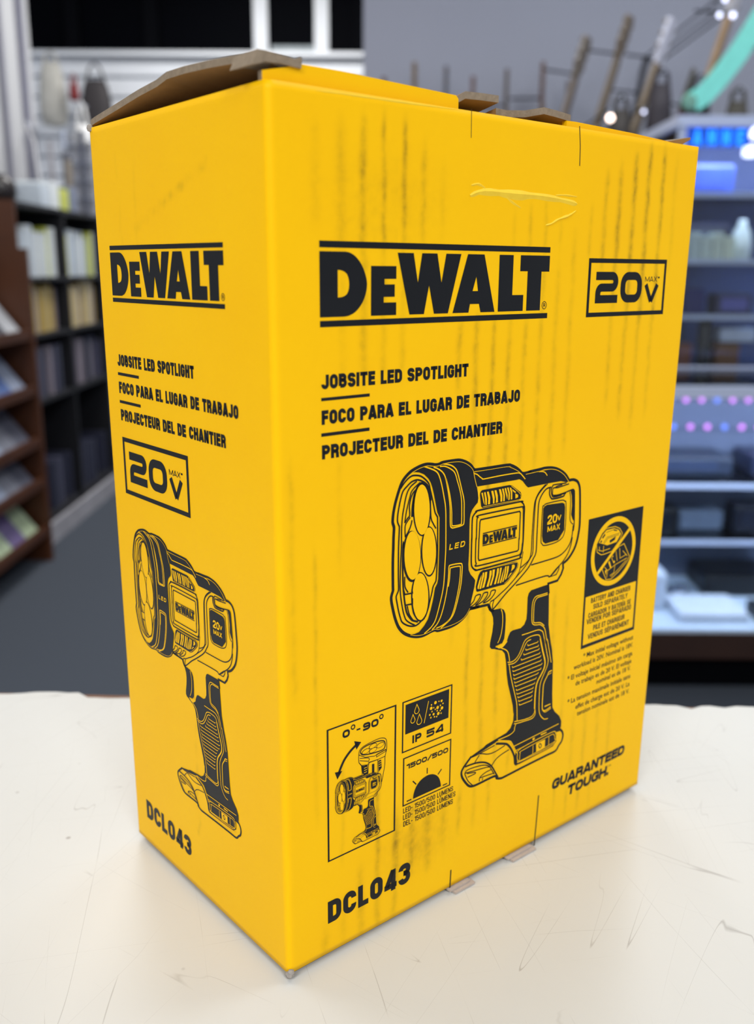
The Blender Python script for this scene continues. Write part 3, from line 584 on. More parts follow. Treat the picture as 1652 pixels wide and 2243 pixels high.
# --- line drawing of the hand spotlight (outline points in mm on the wide face)
LAMP = [
(1,'K','fill',0,[(64.9,165.68),(64.84,163.49),(64.57,161.44),(64.09,159.64),(63.43,158.18),(62.62,157.13),(61.71,156.56),(60.74,156.48),(59.77,156.9),(58.83,157.79),(57.99,159.11),(57.27,160.79),(56.72,162.74),(56.37,164.86),(56.22,167.04),(56.28,169.18),(56.56,171.18),(57.03,172.94),(57.68,174.37),(58.46,175.4),(59.35,175.99),(60.3,176.1),(61.27,175.72),(62.2,174.88),(63.05,173.6),(63.78,171.96),(64.35,170.02),(64.73,167.89)]),
(2,'Y','fill',0,[(64.25,165.78),(64.21,163.71),(63.98,161.77),(63.58,160.06),(63.02,158.67),(62.33,157.67),(61.56,157.11),(60.73,157.02),(59.9,157.4),(59.1,158.23),(58.37,159.46),(57.76,161.04),(57.29,162.87),(56.98,164.87),(56.84,166.94),(56.9,168.97),(57.13,170.87),(57.53,172.54),(58.07,173.9),(58.74,174.89),(59.5,175.46),(60.32,175.58),(61.14,175.23),(61.94,174.44),(62.67,173.25),(63.29,171.7),(63.78,169.88),(64.11,167.87)]),
(1,'K','fill',0,[(68.43,149.34),(68.39,147.2),(68.14,145.2),(67.71,143.44),(67.1,142.02),(66.36,141.01),(65.52,140.47),(64.62,140.41),(63.72,140.84),(62.85,141.73),(62.06,143.04),(61.39,144.7),(60.87,146.62),(60.53,148.7),(60.39,150.85),(60.44,152.95),(60.69,154.9),(61.12,156.62),(61.71,158.01),(62.44,159),(63.26,159.56),(64.14,159.65),(65.03,159.26),(65.9,158.41),(66.69,157.14),(67.38,155.52),(67.91,153.61),(68.27,151.51)]),
(2,'Y','fill',0,[(67.77,149.57),(67.74,147.55),(67.54,145.66),(67.18,144),(66.68,142.65),(66.06,141.68),(65.36,141.14),(64.61,141.07),(63.85,141.45),(63.11,142.28),(62.45,143.5),(61.89,145.05),(61.45,146.85),(61.16,148.81),(61.03,150.83),(61.07,152.82),(61.27,154.67),(61.63,156.3),(62.12,157.62),(62.72,158.58),(63.41,159.12),(64.15,159.21),(64.9,158.86),(65.63,158.08),(66.3,156.89),(66.87,155.37),(67.32,153.58),(67.62,151.62)]),
(1,'K','fill',0,[(60.51,148.95),(60.44,146.8),(60.15,144.79),(59.65,143.04),(58.97,141.63),(58.14,140.63),(57.2,140.1),(56.2,140.07),(55.2,140.52),(54.25,141.44),(53.39,142.78),(52.66,144.46),(52.11,146.4),(51.75,148.49),(51.61,150.65),(51.69,152.76),(51.98,154.71),(52.47,156.42),(53.14,157.81),(53.95,158.79),(54.87,159.33),(55.84,159.4),(56.83,158.99),(57.78,158.12),(58.65,156.83),(59.4,155.18),(59.97,153.25),(60.35,151.14)]),
(2,'Y','fill',0,[(60.18,149.39),(60.13,147.36),(59.88,145.46),(59.46,143.8),(58.87,142.45),(58.16,141.5),(57.36,140.98),(56.5,140.93),(55.64,141.34),(54.82,142.19),(54.08,143.43),(53.45,145.01),(52.97,146.83),(52.66,148.81),(52.54,150.84),(52.6,152.84),(52.85,154.69),(53.27,156.32),(53.84,157.63),(54.53,158.58),(55.32,159.11),(56.16,159.18),(57.01,158.81),(57.83,158.01),(58.58,156.8),(59.22,155.25),(59.71,153.44),(60.04,151.45)]),
(1,'K','fill',0,[(65.04,132.53),(64.98,130.38),(64.69,128.39),(64.19,126.65),(63.49,125.27),(62.65,124.3),(61.7,123.8),(60.68,123.8),(59.67,124.29),(58.69,125.24),(57.81,126.61),(57.07,128.31),(56.51,130.26),(56.14,132.37),(55.99,134.53),(56.06,136.64),(56.35,138.58),(56.84,140.27),(57.52,141.63),(58.34,142.59),(59.27,143.1),(60.26,143.14),(61.27,142.69),(62.24,141.79),(63.13,140.47),(63.89,138.8),(64.48,136.85),(64.87,134.72)]),
(2,'Y','fill',0,[(64.37,132.79),(64.33,130.76),(64.08,128.88),(63.66,127.23),(63.07,125.91),(62.35,124.99),(61.53,124.5),(60.67,124.48),(59.8,124.91),(58.96,125.79),(58.21,127.06),(57.57,128.65),(57.08,130.48),(56.76,132.46),(56.62,134.5),(56.68,136.48),(56.93,138.32),(57.35,139.93),(57.93,141.23),(58.63,142.14),(59.42,142.64),(60.27,142.69),(61.14,142.29),(61.97,141.46),(62.73,140.23),(63.38,138.66),(63.89,136.84),(64.23,134.85)]),
(0,'K','line',1,[(47.36,154.58),(47.44,158.64),(47.61,161.62),(47.39,162.66),(47,163.72),(46.99,165.12),(47.33,167.64),(48.05,170.5),(48.9,172.94),(49.87,175.36),(50.85,177.38),(52.22,178.97),(54.22,180.47),(56,181.32),(58.82,182.15),(61.15,182.54),(62.98,182.55),(65.11,182.21),(66.71,181.85),(68.32,181.85),(69.92,182.25),(72.63,182.32),(75.37,182.29),(78.14,182.16),(80.39,181.57),(82.69,180.57),(84.44,179.42),(85.63,178.12),(86.53,177.38)]),
(0,'K','line',1,[(47.36,154.58),(47.23,150.55),(47.23,146.47),(47.36,140.28),(47.42,138.81),(46.98,137.67),(46.61,136.3),(46.75,134.6),(47.38,131.95),(48.32,128.58),(49.39,125.79),(50.47,123.83),(52.07,121.94),(53.95,120.51),(56.37,119.26),(59.09,118.36),(61.82,118),(64.02,118.22),(66.22,118.66),(68.17,118.72),(69.59,118.15),(72.43,118.01),(75.86,118.06),(79.31,118.57),(82.19,119.68),(84.2,121),(85.33,122.32),(86.2,122.91),(88.59,122.81),(91.36,122.74)]),
(3,'K','fill',0,[(55.5,180.5),(58.83,181.55),(61.16,181.91),(63,181.99),(66.46,181.38),(68.6,181.41),(70.47,181.78),(74.01,181.85),(78.16,181.6),(80.99,180.78),(83.29,179.56),(85.06,178.09),(85.92,176.73),(86.81,174.1),(87.81,171.01),(88.35,168.82),(88.75,166.42),(88.53,164.75),(87.12,163.68),(85.72,162.41),(84.92,160.83),(84.57,158.96),(84.57,155.32),(84.74,147.68),(84.57,141.16),(84.81,138.92),(85.91,136.93),(87.61,135.25),(88.55,134.05),(88.21,131.55),(87.44,128.81),(86.66,126.07),(86.03,123.28),(84.77,121.55),(83.06,120.15),(80.45,119.19),(76.99,118.68),(73.83,118.56),(71.28,118.52),(69.58,118.6),(67.88,119.13),(66.22,118.88),(64.01,118.55),(61.27,118.46),(58.54,118.93),(55.42,120.03),(57.98,119.72),(60.14,119.94),(62.56,121.74),(64.43,123.91),(65.72,127.3),(66.74,130.75),(67.71,135.5),(68.78,136.99),(69.15,138.64),(69.27,144.17),(69.36,150.52),(69.16,162.11),(68.01,164.16),(67.1,167.59),(66.2,171),(65.33,173.76),(64.48,175.7),(63.38,177.26),(61.23,179.15),(58.86,180.16),(57.04,180.49)]),
(4,'Y','line',0.2,[(55.5,180.5),(58.83,181.55),(61.16,181.91),(63,181.99),(66.46,181.38),(68.6,181.41),(70.47,181.78),(74.01,181.85),(78.16,181.6),(80.99,180.78),(83.29,179.56),(85.06,178.09),(85.92,176.73)]),
(4,'Y','line',0.2,[(86.03,123.28),(84.77,121.55),(83.06,120.15),(80.45,119.19),(76.99,118.68),(73.83,118.56),(71.28,118.52),(69.58,118.6),(67.88,119.13),(66.22,118.88),(64.01,118.55),(61.27,118.46),(58.54,118.93),(55.83,119.89)]),
(4,'Y','line',0.5,[(61.3,181.93),(64.08,180.88),(66.23,179.9),(67.6,178.92),(68.58,177.37),(69.6,174.79),(70.36,172.23),(71.13,169.25),(71.76,166.67),(72.13,163.71),(72.31,159.5),(72.56,149.93),(72.34,143.57),(72.19,139.3),(71.89,135.47),(71.16,131.94),(70.14,128.46),(69.11,125.2),(68.07,122.6),(66.72,120.95),(65.08,119.82),(62.63,118.67)]),
(4,'Y','line',0.5,[(65.66,181.18),(67.28,180.57),(69.47,179.28),(70.86,177.88),(71.74,176.13),(72.5,173.57),(73.35,170.16),(73.95,167.17),(74.32,164.2),(74.6,158.49),(75.34,157.21),(76.52,157.01),(80.76,157.25),(81.57,158.39),(81.48,162.23),(81.25,166.69),(79.96,170.86),(78.7,174.57),(77.46,177.83),(76.3,179.42),(74.04,180.83),(70.48,181.74)]),
(4,'Y','line',0.45,[(68.74,181.03),(71.05,180.8),(73.25,179.91),(75.5,178.5),(76.66,176.91),(77.58,174.52),(78.81,171.44),(79.79,167.96),(80.14,164.55),(80.28,158.6),(79.75,157.67),(76.07,157.78),(75.35,158.58),(75.13,163.23),(74.49,167.5),(73.53,171.37),(72.32,175.03),(71.73,176.34)]),
(4,'Y','line',0.5,[(66.48,119.25),(68.95,120.85),(70.58,123.1),(71.76,125.9),(72.91,129.81),(73.89,134.61),(74.36,139.29),(74.41,142.08),(75.32,142.77),(80.17,142.46),(81.21,141.6),(81.3,139.18),(80.91,134.21),(80.04,130.43),(79.01,126.9),(77.69,123.42),(76.03,121.37),(73.5,119.97),(70.98,118.81)]),
(4,'Y','line',0.45,[(68.72,119.36),(71.24,119.63),(74.34,120.66),(76.29,122.19),(77.63,124.99),(78.67,128.3),(79.67,132.5),(80.26,136.33),(80.39,140.46),(79.78,141.45),(75.78,141.7),(75.09,141.19),(74.87,137.45),(74.32,134.52)]),
(2,'K','line',0.5,[(50.37,175.48),(51.99,177.23),(53.75,178.56),(55.52,179.31),(57.33,179.27),(59.41,178.79),(61,177.88),(62.6,176.56),(63.7,175.21),(64.27,173.31),(65.15,170.54),(66.03,167.55),(66.92,164.33),(67.92,162.72),(68.23,161.22),(68.53,150.67),(68.43,144.34),(68.17,138.84),(67.79,137.63),(66.73,136.14),(66.11,133.7),(65.22,130.88),(64.33,127.83),(63.02,125.54),(61.41,124.19),(59.53,123.13),(57.92,122.87),(55.76,123.29),(53.62,124.34),(51.75,125.86),(50.93,127.75),(50.12,130.27),(49.43,133.16),(48.88,135.79),(49.12,136.78),(49.75,137.89),(49.99,139.09),(49.8,143.89),(49.74,154.14),(50.02,161.21),(49.8,162.25),(49.15,163.76),(49.17,165.76),(49.59,168.28),(50.31,171.15),(51.04,173.41),(51.78,174.69),(53.28,175.86),(55.31,177.16),(57.36,177.58),(58.92,177.37),(61.03,176.48),(62.9,175.11)]),
(2,'K','line',0.45,[(57.89,177.11),(55.33,175.77),(53.82,174.2),(52.84,171.96),(52.12,168.88),(51.41,165.39),(51.09,161.03),(51.07,153.9),(50.77,147.82),(50.69,139.56),(51.09,135.3),(52.07,130.45),(53.04,127.47),(53.86,126),(55.74,124.47),(57.91,123.2)]),
(2,'K','line',0.6,[(52.1,153.71),(51.95,155.61),(51.75,151.73),(51.73,147.63),(52.05,140.31),(52.51,136.04),(53.24,131.66),(54.08,128.71),(55.44,126.69),(56.8,125.29),(59.51,124.1)]),
(2,'K','line',0.4,[(59.46,176.49),(56.89,174.96),(55.37,173.58),(54.76,171.87),(53.91,169.41),(53.18,166.71),(52.48,162.81)]),
(2,'K','line',0.45,[(52.48,162.81),(53.74,164.21),(54.75,165.26),(54.56,168.5),(55.16,171.22),(56.16,173.07),(57.43,174.08)]),
(1,'K','line',0.95,[(56.06,164.44),(56.14,167.25),(56.36,169.23),(56.95,172.15),(57.95,174.21),(58.96,175.46),(60.52,175.95),(62.37,175.19),(63.47,173.62),(64.19,171.29),(64.52,169.01)]),
(2,'K','line',0.4,[(52.82,157.49),(52.65,160.16),(52.8,161.95),(53.75,163.2),(55.02,164.41)]),
(2,'K','line',0.45,[(55.88,163.26),(55.34,161.32),(54.08,159.1),(52.81,157.69)]),
(2,'K','line',0.45,[(64.52,169.01),(64.76,164.88),(65.1,162.15),(66.23,160.1),(67.5,158.23)]),
(3,'K','line',-0.45,[(52.64,136.11),(56.6,135.88),(56.3,137.52)]),
(3,'K','line',-0.45,[(56.64,133.86),(56.68,131.73),(53.49,131.92)]),
(3,'K','line',0.45,[(54.16,131.45),(55.15,128.04),(57.07,125.23)]),
(3,'K','line',0.45,[(56.41,131.58),(57.28,127.96),(59.22,124.93)]),
(3,'K','line',0.45,[(52.79,142.86),(52.93,139.08),(54.47,136.55)]),
(3,'K','line',0.6,[(52.22,137.98),(52.9,135.95)]),
(0,'K','line',0.85,[(86.28,177.49),(93.93,177.35),(104.02,177.16),(106.19,176.74),(108.86,175.57),(111.14,174.06),(112.98,172.74),(116.8,172.78),(117.35,172.89),(123.06,173.08),(125.94,173.21),(130.01,172.81),(133.42,171.88),(136.94,170.16),(139.37,168.32),(141.29,166.08)]),
(2,'K','line',0.95,[(141.1,166.05),(143.02,166.1),(144.79,165.75),(146.63,164.78),(147.99,162.78),(148.68,159.56),(149.41,151.58),(149.7,146.24),(149.41,142.83),(148.56,138.97),(147.24,136),(145.08,133.45),(142.87,131.73),(140.22,130.64)]),
(1,'K','fill',0,[(86.01,176.86),(104.04,176.78),(108.88,175.26),(110.95,173.47),(113,172.43),(116.82,172.55),(123.09,172.59),(130.05,172.31),(134.23,171.15),(137.79,169.04),(140.75,165.59),(139.61,165.49),(136.12,166.43),(132.35,166.54),(127.9,166.6),(116.36,166.6),(115.25,167.37),(113,169.64),(111.19,170.61),(109.1,170.85),(110.92,170.56),(109.16,170.57),(87.88,170.95),(86.72,174.28),(86.03,176.28)]),
(4,'Y','line',0.2,[(86.01,176.79),(93.96,176.65),(103.63,176.5),(106.25,175.75),(108.92,174.57),(111.19,173.28)]),
(4,'Y','line',0.45,[(86.04,176.2),(87.68,175.62),(89.14,174.54),(90.61,173.61),(91.65,173.39),(100.4,173.49),(108.99,173.34),(111.2,172.97),(112.36,172.13),(114.36,170.25)]),
(4,'Y','line',0.28,[(85.81,176.74),(86.75,173.69),(87.78,170.89)]),
(4,'Y','line',0.22,[(114.59,172.1),(122.39,172.31),(128.94,172.33),(133.47,171.24),(137.41,169.09),(139.89,166.73),(140.97,165.3)]),
(4,'Y','line',0.4,[(122.04,172.23),(124.59,171.9),(126.09,171.21),(127.29,169.93)]),
(1,'K','fill',0,[(89.74,168.08),(90.02,168.79),(90.82,169.19),(105.56,169.07),(107.1,168.63),(112.13,165.29),(112.77,163.96),(112.51,162.75),(111.44,162.13),(91.35,162.15),(90.49,162.88),(89.67,167.35)]),
(3,'Y','fill',0,[(90.25,168.16),(91.07,168.19),(92.34,163.2),(91.68,164.05)]),
(3,'Y','fill',0,[(91.69,168.17),(92.51,168.2),(93.38,165.3),(93.38,163.12),(92.75,163.14),(92.19,166.23)]),
(3,'Y','fill',0,[(93.24,168.17),(94.17,168.19),(95.12,165.79),(95.15,163.15),(94,163.17),(94.11,165.19)]),
(3,'Y','fill',0,[(95.53,168.15),(96.68,168.13),(97.55,165.43),(97.57,163.08),(96.73,163.06),(96.64,164.81)]),
(3,'Y','fill',0,[(97.31,168.12),(98.36,168.12),(99.21,165.95),(99.47,163.17),(98.2,163.14),(98.44,164.54)]),
(3,'Y','fill',0,[(99.73,168.22),(100.79,168.15),(101.79,165.57),(101.81,163.12),(100.85,163.19),(100.75,164.96)]),
(3,'Y','fill',0,[(101.43,168.21),(102.28,168.16),(103.17,165.67),(103.21,163.06),(102.35,163.12),(102.32,165.49)]),
(3,'Y','fill',0,[(102.82,168.16),(103.67,168.19),(104.71,165.14),(104.59,163.47)]),
(3,'Y','fill',0,[(104.21,168.19),(105.07,168.23),(105.97,165.72),(105.9,163.2),(105.26,163.14),(105.21,165.83)]),
(3,'Y','fill',0,[(105.73,168.06),(106.61,167.78),(107.24,166.31),(107.42,163.2),(106.55,163.18),(106.52,165.64)]),
(3,'Y','fill',0,[(107.18,167.24),(109.46,165.76),(108.93,165.45),(107.56,166.42)]),
(3,'Y','fill',0,[(109.05,165.28),(110.64,164.43),(110.7,163.49),(109.18,163.17)]),
(3,'Y','line',0.2,[(91.33,162.6),(100.99,162.56),(111.42,162.45),(112.24,163.57),(111.71,164.89),(106.67,168.54)]),
(1,'K','closed',0.55,[(86.09,151.02),(85.99,158.19),(86.63,160.04),(88.11,161.15),(90.14,161.58),(111.48,161.5),(113.06,161.11),(114.25,159.99),(114.86,158.17),(114.85,155.81),(114.93,145.88),(114.68,142.26),(114.4,140.48),(113.48,138.81),(111.98,138),(91.16,137.93),(88.76,138.15),(87.3,139.06),(86.29,140.85),(86.08,145.8),(86.05,151.03)]),
(2,'K','closed',0.45,[(88.47,150.59),(88.46,157.78),(89.03,158.9),(90.23,159.61),(112.73,159.28),(113.89,158.63),(114.21,157.01),(114.7,145.92),(114.45,143.77),(114.23,141.25),(113.41,139.93),(111.38,139.49),(90.13,139.56),(88.89,140.69),(88.33,142.74),(88.27,150.63)]),
(2,'K','closed',-0.45,[(89.93,150.33),(90.11,156.91),(90.52,157.75),(112.06,157.59),(112.54,156.96),(112.54,146.31),(112.36,146.34),(112.38,141.96),(111.77,141.43),(90.27,141.66),(89.87,142.62),(89.88,150.34)]),
(1,'K','fill',0,[(89.38,129.54),(89.06,131.4),(90.31,135.61),(91.21,136.85),(92.63,137.28),(110.24,137.23),(111.79,136.93),(112.63,135.84),(112.45,134.59),(111.25,133.16),(107.11,129.77),(105.14,128.89),(89.88,129.07)]),
(3,'Y','fill',0,[(91.86,135.65),(91.8,134.41),(90.77,130.68),(90.56,130),(89.94,130.31),(89.9,131.22),(90.65,133.39)]),
(3,'Y','fill',0,[(92.55,136.31),(93.28,136.25),(93.23,134.65),(91.89,129.9),(90.92,130.02),(91.86,133.14)]),
(3,'Y','fill',0,[(93.76,136.25),(94.98,136.18),(94.73,133.8),(93.57,130.08),(92.36,130.07),(93.32,132.83)]),
(3,'Y','fill',0,[(96.31,136.36),(97.41,136.23),(97.49,134.68),(96.02,129.92),(94.79,130.09),(96.08,133.52)]),
(3,'Y','fill',0,[(97.9,136.4),(99.25,136.31),(98.91,133.48),(97.6,130.12),(96.62,130.15),(97.91,133.69)]),
(3,'Y','fill',0,[(100.48,136.42),(101.47,136.41),(101.45,134.6),(100.07,130.15),(98.95,130.2),(100.13,133.78)]),
(3,'Y','fill',0,[(102.1,136.37),(103.1,136.27),(102.62,133.63),(101.69,130.08),(100.81,130.17),(101.86,133.79)]),
(3,'Y','fill',0,[(104.49,135.99),(103.81,132.47),(103.07,129.97),(102.19,130.07),(103.38,133.48)]),
(3,'Y','fill',0,[(104.97,136.35),(105.73,136.29),(105.41,133.06),(104.31,130.17),(103.55,130.24),(104.64,133.22)]),
(3,'Y','fill',0,[(106.11,136.21),(107.12,136.2),(106.98,134.21),(106.02,131.1),(105.04,130.66),(106,133.67)]),
(3,'Y','fill',0,[(108.9,136.21),(110.05,136.17),(110.6,135.51),(110.39,134.63),(108.42,133.55),(108.84,134.94)]),
(3,'Y','fill',0,[(107.95,132.91),(109.21,133.02),(107.03,131.26),(106.65,131.15)]),
(3,'Y','line',0.2,[(93.35,137.31),(111.03,136.8),(112.11,135.95),(111.93,134.69),(110.73,133.27),(106.83,130.19),(104.86,129.32)]),
(2,'K','line',0.4,[(85.8,124.04),(88.11,125.68),(89.23,127.59),(91.63,127.61),(91.44,126.38),(89.82,124.93),(87.47,123.84),(85.81,123.77)]),
(2,'K','closed',0.4,[(89.27,123.79),(91.5,125.1),(92.88,126.79),(93.56,127.73),(95.64,127.64),(95.34,126.25),(93.46,124.66),(91.07,123.93)]),
(2,'K','closed',0.4,[(93.5,123.83),(95.64,125.09),(97.06,126.23),(97.72,127.73),(99.95,127.61),(99.53,126.24),(97.63,124.64),(95.45,123.85)]),
(0,'K','line',-0.85,[(85.85,122.95),(96.26,122.38),(96.56,121.4),(97.87,119.81),(99.66,118.84)]),
(1,'K','line',0.4,[(126.82,166.37),(123.35,163.99),(121.2,161.06),(120.45,157.42),(120.07,146.13),(120.03,139.75),(119.08,136.59),(116.65,135.01),(113.85,133.9)]),
(1,'K','line',0.4,[(127.91,166.47),(124.76,164.54),(122.05,161.93),(121.13,158.57),(120.9,147.25),(121.01,139.31),(119.84,137.23),(116.9,134.08),(111.92,130.62),(106.99,127.39),(102.82,125.34),(99.65,123.83),(97.44,123.4)]),
(1,'K','line',0.5,[(130.26,164.76),(127.33,164.42),(124.91,162.51),(123.29,159.75),(123.03,155.76),(123.02,145.61),(122.94,138.95),(121.48,136.35),(118.3,132.68),(111.31,127.96),(105.88,124.67),(101.04,121.11),(98.86,119.76)]),
(1,'K','line',0.3,[(115.18,140.52),(113.8,133.58),(112.64,131.59),(110.69,129.76)]),
(1,'K','line',0.45,[(120.35,133.89),(128.49,133.99),(136.44,134.3),(140.58,135.63),(143.51,138.02),(145,141.2),(145.53,146.41)]),
(1,'K','line',0.45,[(111.77,127),(129.36,127.37),(132.08,126.47),(135.72,128.86),(139.78,131.26),(143.03,134.37),(144.71,137.8),(145.4,141.13)]),
(2,'K','closed',-0.4,[(132.85,126.39),(135.39,128.13),(137.94,130.02),(137.68,128.47),(136.28,126.62)]),
(1,'K','line',-0.85,[(140.2,130.91),(140.6,128.42),(139.44,125.97),(137.29,123.73),(131.53,123.6),(132.26,119.09)]),
(1,'K','line',0.35,[(99.42,123.51),(98.77,121.63),(98.86,119.76)]),
(1,'K','line',0.35,[(97.45,123.22),(97.14,122),(98.1,120.12)]),
(3,'K','line',0.4,[(139.62,160.88),(132.04,161.09),(131.17,162.61),(131.61,164.19),(134.42,164.05),(141.22,164.63)]),
(3,'K','line',0.45,[(132.04,161.09),(133.56,160.79),(138.82,161.25),(143.39,161.88),(144.59,161.45),(145.15,159.56),(145.96,148.18),(145.87,144.77),(145.56,143.76)]),
(2,'K','fill',0,[(142.45,161.5),(144.57,161.71),(145.33,157.45),(145.98,147.92),(144.92,148.88),(143.74,151.17),(143.98,155.05),(143.42,159.29)]),
(2,'K','line',0.3,[(141.89,161.32),(142.85,157.82),(143.06,149.97),(144.04,147.71),(145.49,146.81)]),
(2,'K','line',0.55,[(129.51,164.87),(129.33,162.37),(130.3,160.46),(131.77,159.68),(137.99,159.83),(138.65,161.02)]),
(2,'K','line',0.45,[(131.32,165.5),(130.34,163.74),(130.89,161.39),(132.28,160.42),(136.98,160.54)]),
(2,'K','line',0.4,[(130.95,165.42),(133.18,165.49),(137.35,165.29),(139.63,165.28)]),
(2,'K','line',0.4,[(132.9,164.39),(134.37,164.69),(137,164.83)]),
(2,'K','fill',0,[(126.08,156.54),(126.76,157.32),(128.2,157.73),(137.64,157.19),(139.02,156.59),(139.54,154.96),(139.78,145.28),(136.24,141.58),(128.31,141.44),(126.73,142.63),(126.11,145.06)]),
(1,'K','closed',0.35,[(125.62,156.36),(126.37,157.64),(128.16,158.3),(137.16,158.29),(139.13,157.6),(140.1,156.17),(140.29,144.67),(136.66,141.11),(128.37,140.65),(126.24,141.82),(125.61,143.86)]),
(0,'K','fill',0,[(96.13,121.56),(96.65,122.26),(97.55,120.82),(98.44,119.78),(99.01,119.55),(103.54,119.13),(105.3,118.2),(106.41,116.25),(106.71,113.65),(106.66,109.41),(106.29,105.65),(105.23,103.99),(101.24,103.63),(101.56,103.02),(100.72,102.59),(99,103.04),(98.1,104.13),(98.16,105.81),(99.21,110.19),(99.59,113.67),(99.32,116.24),(98.22,118.59),(96.76,119.96)]),
(2,'Y','line',0.4,[(103.7,118.78),(104.53,116.7),(104.87,113.03),(104.51,109.3),(103.65,106.53),(102.47,104.7)]),
(1,'K','fill',0,[(121.12,122.94),(131.15,123.27),(132.1,123.07),(132.62,114.09),(133.15,105.12),(134.34,99.91),(135.97,93.17),(135.23,98.04),(137.34,87.26),(138.05,72.02),(138.72,65.48),(140.39,62.96),(143.61,59.93),(145.18,57.04),(145.29,53.63),(144.91,54.57),(144.87,52.24),(135.62,53.27),(115.92,52.69),(114.48,55.43),(112.19,58.6),(105.83,60.88),(103.4,60.44),(96.21,59.12),(89.92,58.34),(89.7,59.03),(96.54,60.56),(98.1,61.28),(104.54,62.1),(109.86,62.71),(112.28,64.13),(113.8,66.81),(113.98,70.85),(113.76,70.21),(113.06,74.26),(111.41,79.47),(109.61,84.88),(108.61,89.57),(107.85,95.25),(106.91,98.97),(105.22,100.82),(101.7,102.17),(100.72,102.59),(101.56,102.97),(105.76,102.25),(107.57,103.39),(108.59,105.93),(109.66,107.59),(111.1,107.99),(115.83,107.8),(117.86,108.82),(119.07,110.92),(119.26,113.9),(119.19,120.36),(119.83,122.04)]),
(2,'Y','fill',0,[(101.35,103.43),(103.06,103.41),(105.05,103.76),(105.71,104.87),(108.22,104.02),(106.84,102.87),(105.72,102.19),(104.73,101.87),(103.13,102.22)]),
(3,'Y','line',0.45,[(104.72,101.91),(106.95,100.79),(108.49,99.42),(109.33,97.46),(109.92,94.9)]),
(3,'Y','line',0.42,[(109.7,93.65),(110.71,88.99),(112.36,83.65),(114.17,78.43),(115.51,73.74),(116.12,66.28)]),
(3,'Y','line',0.42,[(115.57,65.31),(114.77,63.51),(114.5,62.14),(111.62,61.18),(105,61.16)]),
(3,'Y','line',0.42,[(108.75,94.74),(111.14,94.25),(113.47,94.82),(115.46,96.49),(117.09,99.13),(118.17,101.05),(119.5,102.09),(122.19,102.62),(125.88,102.36),(127.64,101.59),(128.72,99.53)]),
(3,'Y','line',0.75,[(128.19,100.33),(129.41,96.45),(130.35,93.67),(131.94,89.18),(131.84,86.25),(130.43,83.91),(128.11,81.14),(127.11,78.47),(126.78,74.21),(126.87,68.43)]),
(3,'Y','line',0.42,[(127.16,68.8),(126.63,66.42),(124.51,65.35),(119.84,65.55),(114.44,66.47)]),
(3,'Y','line',0.42,[(127.23,67.85),(127.31,65.74),(125.51,64.45),(121.13,64.68),(116.8,65.03),(114.19,65.52)]),
(3,'Y','line',0.42,[(109.1,93.82),(111.49,93.27),(113.84,93.62),(115.84,95.07),(117.51,97.27),(118.86,99.55),(120.28,100.95),(122.4,101.18)]),
(3,'Y','line',0.42,[(116.63,104.56),(120.85,104.49),(126.35,104.45),(128.58,103.57),(129.93,102.12),(131.59,96.56),(130.89,99.14),(132.97,92.3),(134.02,88.84),(133.44,86.04),(131.47,82.7),(129.8,79.52),(129.44,75.72),(129.63,68.74),(130.17,65.55),(131.62,63.23),(133.67,61.52),(135.96,61.15)]),
(3,'Y','line',0.42,[(131.27,119.65),(127.41,119.63),(124.36,119.65),(122.91,118.68),(122.16,116.47),(122.15,112.14),(122.53,108.78),(123.69,107.41),(125.57,106.85),(127.75,106.43),(130.05,104.76),(131.12,102.94),(132.38,98.6),(133.02,97.92),(136.06,87.26)]),
(3,'Y','line',0.42,[(131.48,118.95),(128.39,118.93),(125.33,118.9),(123.88,117.81),(123.26,115.79),(123.38,109.67),(123.94,108.23),(127.69,107.32),(130.31,105.36)]),
(3,'Y','line',0.55,[(136.84,83.38),(134.94,83.11),(134.08,81.74),(131.94,78.44),(131.72,72.74),(131.8,67.38),(132.7,65.93),(134.34,65.54),(137.36,66.25)]),
(3,'Y','line',0.35,[(136.76,82.37),(134.7,82.02)]),
(3,'Y','line',0.35,[(132.39,65.79),(134.07,64.8),(137.58,65.48)]),
(3,'Y','fill',0,[(133.2,67.88),(137.07,67.87),(137.11,67.39),(133.41,67.23)]),
(3,'Y','line',-0.36,[(120.44,99.59),(120.73,98.85),(126.58,98.9),(126.97,99.42)]),
(3,'Y','line',-0.36,[(119.34,97.89),(119.63,97.15),(127.02,97),(127.42,97.52)]),
(3,'Y','line',-0.36,[(118.24,96.08),(118.53,95.34),(127.6,95.4),(128,95.92)]),
(3,'Y','line',-0.36,[(116.86,94.13),(117.15,93.39),(128.21,93.45),(128.6,93.97)]),
(3,'Y','line',-0.36,[(111.61,92.25),(111.89,91.52),(128.79,91.83),(129.19,92.35)]),
(3,'Y','line',-0.36,[(112.02,90.38),(112.3,89.64),(129.24,89.9),(129.64,90.43)]),
(3,'Y','line',-0.36,[(112.58,88.46),(112.86,87.72),(129.85,88.04),(130.25,88.57)]),
(3,'Y','line',-0.36,[(112.83,86.73),(113.11,85.98),(129.37,86.02),(129.77,86.55)]),
(3,'Y','line',-0.36,[(113.39,84.91),(113.67,84.16),(127.76,84.43),(128.16,84.95)]),
(3,'Y','line',-0.36,[(113.94,83.19),(114.22,82.44),(126.64,82.47),(127.04,82.99)]),
(3,'Y','line',-0.36,[(114.66,81.19),(114.95,80.44),(125.85,80.43),(126.25,80.95)]),
(3,'Y','line',-0.36,[(115.07,79.39),(115.36,78.63),(125.05,78.5),(125.45,79.02)]),
(3,'Y','line',-0.36,[(115.78,77.61),(116.07,76.84),(124.69,76.89),(125.09,77.41)]),
